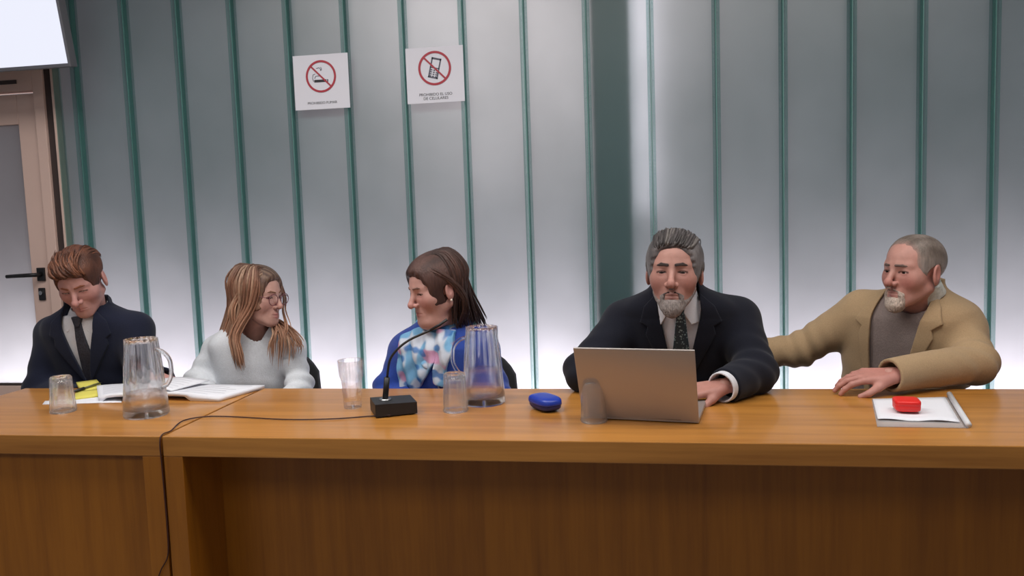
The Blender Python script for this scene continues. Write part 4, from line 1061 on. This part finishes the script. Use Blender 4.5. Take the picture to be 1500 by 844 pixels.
# hair: cap, then long locks
capf = scalp_hair(p, .011, (-.004, -.128, -.042), (.069, .104, .120), (-.06, -.09), .006, .0016, 60, (1, 1, 1), .004, .004, .003, seed=24)
root_c, mid_c, tip_c, hi_c = (72, 56, 50), (126, 88, 70), (172, 128, 102), (186, 156, 132)
def wcol(P, p=p):
    Q = p.H(P); s_ = np.clip(.5+.8*np.sin(Q[:, 0]*330+Q[:, 1]*160+4*wob(Q, 20, 26)), 0, 1); c = mixc(np.tile(lin(*root_c), (len(P), 1)), lin(*mid_c), np.clip(.75-Q[:, 2]*7, 0, 1))
    return mixc(c, lin(*hi_c), s_*.22)
p.hair(capf, wcol, .0026, 'hair')
def lc(t, rg, a=root_c, b=mid_c, c=tip_c, hi=hi_c, hp=.16):
    A_, B_, C_ = lin(*a), lin(*b), lin(*c); k = rg.uniform(.8, 1.15)
    col = np.where((t < .35)[:, None], A_+(B_-A_)*(t/.35)[:, None], B_+(C_-B_)*((t-.35)/.65)[:, None])
    if rg.uniform() < hp: col = col*.55+lin(*hi)*.45
    return col*k
W = p.W
part_pt = SC((-.012, -.045, .118), .008)
gl_ = []
for (az, px, py, Y) in ((20, 360, 535, 2.74), (48, 352, 545, 2.77), (80, 344, 540, 2.80), (112, 334, 525, 2.86), (145, 330, 505, 2.95), (180, 336, 500, 3.03)):
    a = math.radians(az)
    # around the head on its near side (its right side faces the viewer)
    sx = -1
    def on(el, grow): return W((sx*(.076+grow)*math.sin(a)*math.cos(el) if True else 0, .012-(.098+grow)*math.cos(a)*math.cos(el)*(-1 if False else 1)*.9, .033+(.083+grow)*math.sin(el)))
    gl_.append([W(part_pt)+np.array([0, 0, .002]), on(.95, .014), on(.45, .018), on(0, .020), on(-.55, .020)*.7+A(px, 470, Y)*.3, A(px-4, 490, Y-.01), A(px, (490+py)/2, Y-.02), A(px+6, py, Y-.01)])
gl_ = gl_[1:]
locks(gl_, 300, .0042, 5, lc, .0055, p.root, 'hair_locks')
gf = []
for (px, py, Y) in ((444, 500, 2.84), (434, 522, 2.82), (420, 540, 2.80), (404, 546, 2.80), (394, 530, 2.82)):
    gf.append([W(SC((.035, -.02, .112), .01)), W(SC((.08, .0, .06), .012)), W(SC((.085, .01, .0), .012)), W((.070, .020, -.07)), A((px+408)/2, 484, Y+.03), A(px, 505, Y), A(px-2, py, Y)])
locks(gf, 60, .0034, 6, lambda t, rg: lc(t, rg)*(.55+.45*t[:, None]), .0075, p.root, 'hair_locks')
# a near-side sweep tucked over the ear and fringe to the far side
gs_ = [[W(SC((-.012, -.055, .107), .010)), W(SC((-.055, -.045, .080), .012)), W(SC((-.078, -.016, .035), .012)), W(SC((-.08, .015, .0), .012)), W((-.090, .035, -.05)), W((-.088, .032, -.12))],
       [W(SC((-.012, -.040, .110), .012)), W(SC((-.060, -.025, .085), .014)), W(SC((-.082, .005, .040), .014)), W(SC((-.085, .03, .0), .016)), W((-.094, .050, -.05)), W((-.092, .048, -.12))]]
locks(gs_, 80, .0040, 8, lc, .003, p.root, 'hair_locks')
gw = [[W(SC((.03, -.07, .09), .006)), W(SC((.068, -.06, .05), .008)), W((.085, -.06, -.01)), W((.090, -.055, -.06)), A(424, 478, 2.78), A(421, 492, 2.78)], [W(SC((.03, -.06, .10), .006)), W(SC((.075, -.055, .05), .008)), W((.089, -.05, -.01)), W((.092, -.045, -.06)), A(418, 480, 2.78), A(414, 500, 2.77)]]
locks(gw, 7, .0028, 9, lc, .003, p.root, 'hair_locks')

# --- woman with the scarf
p = Person('brown-haired woman in blue cardigan and pastel scarf looking down to one side', A(637, 421, 2.72), (-47, 13, -2), A(590, 508, 2.82), A(710, 503, 2.78), A(646, 482, 2.80), PROF_F, 1.16, -14, 2.93,
           dict(open=.30, w=1.0, jaw=1.02, nose=.97, fat=.004, gaze=(0, -.85, -.45)), dict(base=(190, 146, 136), rosy=(182, 112, 108), lips=(156, 88, 92), red=.7), .98)
armL = (A(594, 522, 2.82), A(568, 588, 2.78), A(620, 610, 2.66)); armR = (A(706, 516, 2.78), A(728, 592, 2.72), A(680, 612, 2.66))
for a in (armL, armR): a[1][2] = .70; a[2][2] = .655
p.add_hand(armL[2], (1, -.1, 0), (0, -.3, 1), (.2, -1, .1), (.6, .6, .6, .6), .05, .85); p.add_hand(armR[2]+np.array([0, 0, .03]), (-1, -.1, 0), (0, -.3, 1), (-.2, -1, .1), (.6, .6, .6, .6), .05, .85)
p.body((armL, armR), .050); p.brows((112, 80, 70), .0028, .002)
blue = mat('blue_knit_cardigan', srgb(28, 62, 150), .88, noise=(150, .10, (1, 1, 1)), bump=(420, .2, (1, 1, .5)), sheen=.2)
p.jacket((armL, armR), None, blue, (.058, .050, .038), .014, .47, wr=1.1, collar=False, name='cardigan', nk=.004)
p.lower(cloth('dark_skirt_cloth', (40, 42, 56)))
def scarf_col(P):
    th = lambda v, a, w: np.clip((v-a)/w, 0, 1)
    b = np.tile(lin(122, 174, 212), (len(P), 1))
    b = mixc(b, lin(200, 208, 222), th(wob(P, 105, 27), -.08, .25)); b = mixc(b, lin(206, 150, 184), th(wob(P, 80, 29), .24, .18)*.9)
    b = mixc(b, lin(60, 116, 182), th(wob(P, 125, 31), .22, .18)*.85); return b
sm_ = mat('printed_scarf', (1, 1, 1), .85, attr=True, bump=(200, .15, (1, 1, 1)), spec=.2)
c0 = p.neck
def wrap(P, p=p, c0=c0):
    q = P-np.array(c0, f32); q[:, :2] = q[:, :2]@p.Rt[:2, :2]; d = None
    for (rx, ry, z, tl_, r) in ((.070, .074, .020, .35, .021), (.083, .090, -.008, .45, .022), (.094, .104, -.036, .55, .020)):
        k = np.sqrt((q[:, 0]/rx)**2+(q[:, 1]/ry)**2)+1e-6; rad = (k-1)*min(rx, ry); h = q[:, 2]-z-tl_*q[:, 1]
        t = np.sqrt(rad*rad+(h*.85)**2)-r-.0035*np.sin(np.arctan2(q[:, 1], q[:, 0])*9+q[:, 2]*90+3*wob(P, 20, 32))
        d = t if d is None else smin(d, t, .006)
    return d*.8
sc = part('scarf', wrap, c0-.17, c0+.17, .0032, sm_, p.root, scarf_col)
rp = lambda q, P: .0065*np.sin(q[:, 0]*110+q[:, 2]*40+2.5*wob(P, 10, 33))+.002*np.sin(q[:, 0]*50-q[:, 2]*90+2*wob(P, 14, 37))
p.patch('scarf_end', [(-.118, .02), (-.045, .05), (.050, .03), (.060, -.03), (.012, -.105), (-.035, -.175), (-.070, -.15), (-.088, -.19), (-.105, -.165), (-.120, -.08)], .012, .026, sm_, sc, .0034, rp, scarf_col)
p.patch('scarf_end', [(.030, .05), (.098, .04), (.100, -.02), (.080, -.09), (.074, -.15), (.034, -.135), (.040, -.06)], .014, .030, sm_, sc, .0034, rp, scarf_col)
for (x0, z0, x1, z1) in ((-.088, -.185, -.094, -.225), (-.035, -.170, -.030, -.215), (.045, -.135, .058, -.19)):
    y = lambda x, z: None
    zz = np.linspace(z0, z1, 5); pts = []
    for t, z in zip(np.linspace(0, 1, 5), zz):
        W_z = p.zs+z; ry = np.interp(W_z, p.pz, p.py); rx = np.interp(W_z, p.pz, p.px); x = x0+(x1-x0)*t
        yy = -ry*max(0, 1-(abs(x)/rx)**2.4)**(1/2.4)-.022
        b = np.array([np.interp(W_z, p.cz, p.cx), np.interp(W_z, p.cz, p.cy), W_z])+p.Rt@np.array([x, yy, 0]); pts.append(b)
    MB().tube(pts, .0022, 6).build('tassel', mat('scarf_tassel', srgb(206, 216, 230), .8), sc, True, None, True)
capf = scalp_hair(p, .013, (.004, -.128, -.046), (.071, .102, .120), (-.06, -.08), .022, .0014, 50, (1, 1, 1), .004, .008, .002, seed=34)
bc0, bc1 = (52, 35, 32), (90, 64, 58)
p.hair(capf, strand_col(bc0, bc1, 90, (1.6, .5, .7), p.H, 35), .0026, 'hair')
W = p.W
def bl_(t, rg): 
    k = rg.uniform(.7, 1.2); a, b = lin(*bc0), lin(96, 68, 60); return (a+(b-a)*(np.sin(t*3)**2)[:, None]*rg.uniform(.2, 1))*k
# the viewer sees her left side (x>0)
gb = []
for (az, px, py, Y) in ((100, 664, 486, 2.70), (118, 676, 488, 2.74), (135, 690, 484, 2.78), (152, 705, 482, 2.84), (172, 716, 482, 2.90), (195, 708, 478, 2.95), (225, 690, 480, 2.98)):
    a = math.radians(az); on = lambda el, g: W(((.076+g)*math.sin(a)*math.cos(el), .012-(.098+g)*math.cos(a)*math.cos(el), .033+(.083+g)*math.sin(el)))
    gb.append([W(SC((.0, -.03, .126), .012)), on(1.0, .014), on(.5, .017), on(0, .019), on(-.45, .018), on(-.8, .016)*.5+A(px, py-22, Y)*.5, A(px, py, Y)])
locks(gb, 320, .0046, 11, bl_, .004, p.root, 'hair_locks', tip=.35)
gsw = [[W(SC((.005, -.085, .080), .006)), W(SC((.045, -.066, .078), .010)), W(SC((.072, -.032, .055), .012)), W(SC((.084, .005, .028), .014)), W((.088, .035, -.02)), W((.086, .05, -.08)), A(668, 482, 2.72)],
       [W(SC((.004, -.060, .112), .010)), W(SC((.050, -.045, .100), .014)), W(SC((.080, -.010, .060), .016)), W(SC((.090, .025, .02), .018)), W((.092, .05, -.02)), W((.088, .06, -.08)), A(684, 482, 2.76)]]
locks(gsw, 130, .0040, 12, bl_, .0022, p.root, 'hair_locks')
gfar = [[W(SC((-.03, -.07, .09), .008)), W(SC((-.075, -.04, .06), .01)), W(SC((-.088, -.02, .0), .01)), W((-.085, -.035, -.07)), W((-.075, -.045, -.125))], [W(SC((-.03, -.05, .1), .01)), W(SC((-.08, -.03, .06), .012)), W(SC((-.09, -.01, .0), .012)), W((-.088, -.015, -.07)), W((-.08, -.03, -.13))]]
locks(gfar, 50, .0042, 13, bl_, .004, p.root, 'hair_locks')
pe = superell(.0045, .0045, .0045, 2, 12, 8); e = mesh('earring', [tuple(np.array(v_)+p.W((.084, .006, -.046))) for v_ in pe[0]], pe[1])
link('earring', e, mat('pearl', srgb(226, 214, 200), .2), p.root, True, None, True)

# --- man at the laptop
p = Person('grey-bearded man in dark suit and dotted tie working at the laptop', A(988, 396, 2.55), (-7, -1, 1), A(909, 466, 2.69), A(1086, 458, 2.68), A(991, 468, 2.63), PROF_M, 1.08, -3, 2.86,
           dict(open=.45, w=.97, jaw=.93, nose=1.06, mouth=.0015, gaze=(0, -.85, -.5)), dict(base=(178, 132, 120), rosy=(166, 100, 92), lips=(126, 78, 74), red=.6), 1.03)
armL = (A(913, 476, 2.69), A(856, 552, 2.55), A(940, 578, 2.41)); armR = (A(1081, 470, 2.68), A(1108, 553, 2.53), A(1062, 571, 2.40))
armL[1][2] = max(armL[1][2], .812); armR[1][2] = .812; armL[2][2] = .795; armR[2][2] = .797
p.add_hand(armL[2]+np.array([.0, .0, -.004]), (.75, -.5, -.12), (0, .1, 1), (.6, .4, 0), (.55, .55, .55, .6), .08, .95)
p.add_hand(armR[2]+np.array([-.004, .004, -.002]), (-.95, -.25, -.10), (.1, -.25, 1), (-.2, -1, 0), (.75, .65, .6, .6), .06, .98)
p.body((armL, armR)); p.brows((58, 46, 44), .0042, .002)
dark = cloth('black_navy_suit_wool', (23, 25, 36))
V = [(-.060, .10), (.066, .10), (.070, .02), (.040, -.12), (.012, -.24), (-.012, -.24), (-.038, -.12), (-.064, .02)]
p.jacket((armL, armR), V, dark, r=(.072, .062, .050), lap=[(-1, [(-.062, .06), (-.104, .02), (-.122, -.030), (-.098, -.044), (-.104, -.070), (-.016, -.26), (-.016, -.22), (-.036, -.12), (-.062, .0)]), (1, [(.068, .06), (.110, .02), (.128, -.030), (.104, -.044), (.110, -.070), (.016, -.26), (.016, -.22), (.040, -.12), (.068, .0)])])
p.cuff(armR, .042, M['white_shirt'], .02)
p.shirt(M['white_shirt']); p.shirt_collar(M['white_shirt'], .063, .062, .04, .62)
tm = bpy.data.materials.new('green_dotted_tie'); tm = mat('teal_dotted_tie', srgb(46, 62, 72), .6); nt = tm.node_tree
vo = nt.nodes.new('ShaderNodeTexVoronoi'); vo.inputs['Scale'].default_value = 130; cr = nt.nodes.new('ShaderNodeValToRGB'); tc = nt.nodes['Texture Coordinate'] if 'Texture Coordinate' in nt.nodes else nt.nodes.new('ShaderNodeTexCoord')
nt.links.new(tc.outputs['Object'], vo.inputs['Vector']); nt.links.new(vo.outputs['Distance'], cr.inputs[0])
cr.color_ramp.elements[0].position = .25; cr.color_ramp.elements[0].color = srgb(140, 164, 166); cr.color_ramp.elements[1].position = .38; cr.color_ramp.elements[1].color = srgb(38, 54, 64)
nt.links.new(cr.outputs[0], nt.nodes['Principled BSDF'].inputs['Base Color'])
p.tie(tm, .004, .004, .006, -.26, .040)
p.lower(dark)
hf = scalp_hair(p, .007, (0, -.128, -.038), (.080, .102, .122), (-.042, -.075), -.05, .0022, 80, (1, 1, 1), .003, .004, .004, seed=40, fade=.012)
def hc4(P, p=p):
    Q = p.H(P); c = strand_col((58, 52, 52), (128, 122, 122), 110, (1, .5, 1), p.H, 43)(P)
    return mixc(c, lin(150, 146, 146), np.clip((np.abs(Q[:, 0])-.05)*22, 0, .75)*np.clip(.6-Q[:, 2]*6, 0, 1))
p.hair(hf, hc4)
rows = [[(x*.92, -.084, .082-.12*x*x/.06), (x+.006, -.080, .092-.14*abs(x)), (x+.012, -.050, .108-.22*abs(x)), (x+.012, -.005, .114-.26*abs(x)), (x*1.06, .045, .104-.26*abs(x)), (x*1.1, .08, .082-.26*abs(x))] for x in np.linspace(-.068, .068, 9)]
tufts(p, rows, 230, .0034, 41, (52, 47, 47), (92, 86, 86), .0034, hi=(112, 106, 103), lift=1.1)
for sx in (-1, 1):
    rows = [[(sx*.070, -.040+k*.03, .050-k*.01), (sx*.079, -.030+k*.03, .026), (sx*.081, -.022+k*.03, .000), (sx*.081, -.010+k*.03, -.028), (sx*(.082+.008*k), .004+k*.03, -.056)] for k in (0, .5, 1, 1.5)]
    tufts(p, rows, 70, .0030, 45+sx, (88, 84, 84), (132, 128, 126), .0025, lift=.75)
def beard(p, jaw, t=.006, extra=0, gap=True):
    def fn(P):
        Q = p.H(P); Q[:, 0] = np.abs(Q[:, 0])/p.hp.get('w', 1); h = p.hfn(Q)
        reg = cap(Q, (.003, -.104, -.0555), (.030, -.086, -.071), .0125, .0105)
        reg = smin(reg, cap(Q, (.031, -.082, -.075), (.026, -.08, -.096), .010, .014), .008)
        ch = ell(Q, (0, -.078, -.106), (.034, .034, .026+extra)); reg = smin(reg, ch, .010)
        if jaw: reg = smin(reg, smin(cap(Q, (.030, -.072, -.098), (.058, -.026, -.070), .017, .012), cap(Q, (.058, -.026, -.070), (.070, -.004, -.030), .011, .008), .01)+.002, .012)
        hh = h
        if extra: hh = smin(h, ell(Q, (0, -.076, -.110), (.028, .022, .016+extra)), .014)
        reg = smax(reg, -ell(Q, (0, -.10, -.0695), (.020, .03, .0070)), .003)
        m = np.clip(-(reg+.002*wob(Q, 300, 47))/.005, 0, 1)
        return (np.where(m > 0, hh*m+h*(1-m), h)-t*m*(1+.3*wob(Q, 240, 45))+.003*(1-m))*p.hs*.8
    return fn
def bcol(p, dark_, grey, w):
    def f(P):
        Q = p.H(P); k = np.clip(gs(Q, (0, -.10, -.058), (.03, .03, .012))*1.1, 0, 1)*w; c = mixc(np.tile(lin(*grey), (len(P), 1)), lin(*dark_), np.clip(k+.12*wob(Q, 200, 46), 0, 1)); return c
    return f
def add_beard(p, jaw, t, extra, dk_, gr, w):
    c = p.W((0, -.05, -.07)); part('beard', beard(p, jaw, t, extra), c-.11, c+.11, .0021, M['beardm'], p.root, bcol(p, dk_, gr, w))
add_beard(p, True, .0040, .008, (66, 52, 50), (140, 130, 126), .95)

# --- man in the tan blazer
p = Person('older man in tan blazer over taupe sweater resting a hand on the desk', A(1337, 395, 2.76), (-57, 1, 1), A(1258, 452, 2.95), A(1415, 476, 2.79), A(1345, 455, 2.86), PROF_M, 1.06, -36, 2.98,
           dict(open=.5, w=1.0, jaw=1.06, nose=1.08, gaze=(-.2, -1, -.1)), dict(base=(184, 136, 124), rosy=(172, 96, 88), lips=(146, 94, 90), red=.8), .99)
armL = (A(1262, 456, 2.95), A(1172, 512, 3.02), A(1085, 520, 2.99)); armR = (A(1411, 490, 2.79), A(1428, 556, 2.66), A(1303, 557, 2.50))
armR[1][2] = .812; armR[2][2] = .806
p.add_hand(armR[2]+np.array([.012, 0, .0]), (-1, .02, -.02), (-.05, -.30, 1), (.05, -1, -.1), (.50, .48, .50, .62), .12, 1.02, thumb_curl=.6)
p.add_hand(armL[2]+np.array([.01, 0, 0]), (-1, .1, -.2), (0, -.6, 1), (0, -.5, 1), (.4, .4, .4, .4), .1, .98)
p.body((armL, armR), .058); p.brows((96, 78, 72), .0036, .000)
tan = cloth('tan_blazer_wool', (166, 140, 108), .08); sweater = mat('taupe_knit', srgb(134, 120, 116), .92, noise=(140, .07, (1, 1, 1)), bump=(400, .3, (1, 1, .4)))
V = [(-.075, .10), (.078, .10), (.086, .02), (.070, -.10), (.040, -.26), (-.060, -.30), (-.075, -.12), (-.082, .0)]
p.jacket((armL, armR), V, tan, r=(.070, .060, .050), wr=1.05, lap=[(-1, [(-.074, .07), (-.112, .02), (-.130, -.03), (-.104, -.050), (-.112, -.075), (-.072, -.28), (-.055, -.30), (-.070, -.12), (-.078, .0)]), (1, [(.076, .07), (.118, .02), (.140, -.03), (.112, -.050), (.120, -.078), (.040, -.29), (.036, -.26), (.066, -.10), (.082, .02)])])
def swf(P, p=p):
    d = p.torso(P)-.009+.002*wob(P, 24, 9); d = smax(d, -p.neckf(P, .010), .004); return np.maximum(np.maximum(d, P[:, 2]-(p.zs+.062)), p.zs-.5-P[:, 2])
part('sweater', swf, p.mid+[-.25, -.26, -.52], p.mid+[.25, .26, .12], .005, sweater, p.root)
p.shirt_collar(cloth('pale_check_shirt', (196, 198, 192), .2, 90), .067, .092, .012, .30, hh=.036)
p.lower(cloth('grey_trousers', (70, 66, 64)))
hf = scalp_hair(p, .0042, (0, -.125, -.020), (.074, .102, .120), (-.034, -.075), .026, .0008, 120, (1, 1, 1), .0, .003, .001, seed=50, fade=.034, jag=.005)
def hc5(P, p=p):
    Q = p.H(P); c = strand_col((96, 84, 76), (130, 118, 110), 150, (1, .6, 1), p.H, 51)(P); c = mixc(c, lin(150, 144, 140), np.clip((.045-Q[:, 2])*18, 0, .8)); return mixc(lin(*p.skin['base'])[None], c, np.clip(p.hmask(P)*1.25-.1, 0, 1)**.8)
p.hair(hf, hc5)
add_beard(p, False, .0045, .005, (134, 112, 100), (186, 170, 158), .55)

# ---------------------------------------------------------------- chairs under the people
for x, y, rz, lb in ((-2.20, 2.95, math.radians(6), 'black padded chair under the man in the navy suit by the door'), (-1.54, 3.02, math.radians(6), 'black padded chair behind the woman in the pale sweater'),
                     (-.725, 2.98, math.radians(-6), 'black padded chair behind the woman with the scarf'), (.10, 2.90, 0, 'black padded chair under the man at the laptop'),
                     (.90, 3.02, math.radians(-10), 'black padded chair under the man in the tan blazer')):
    chair(x, y, rz, lb)
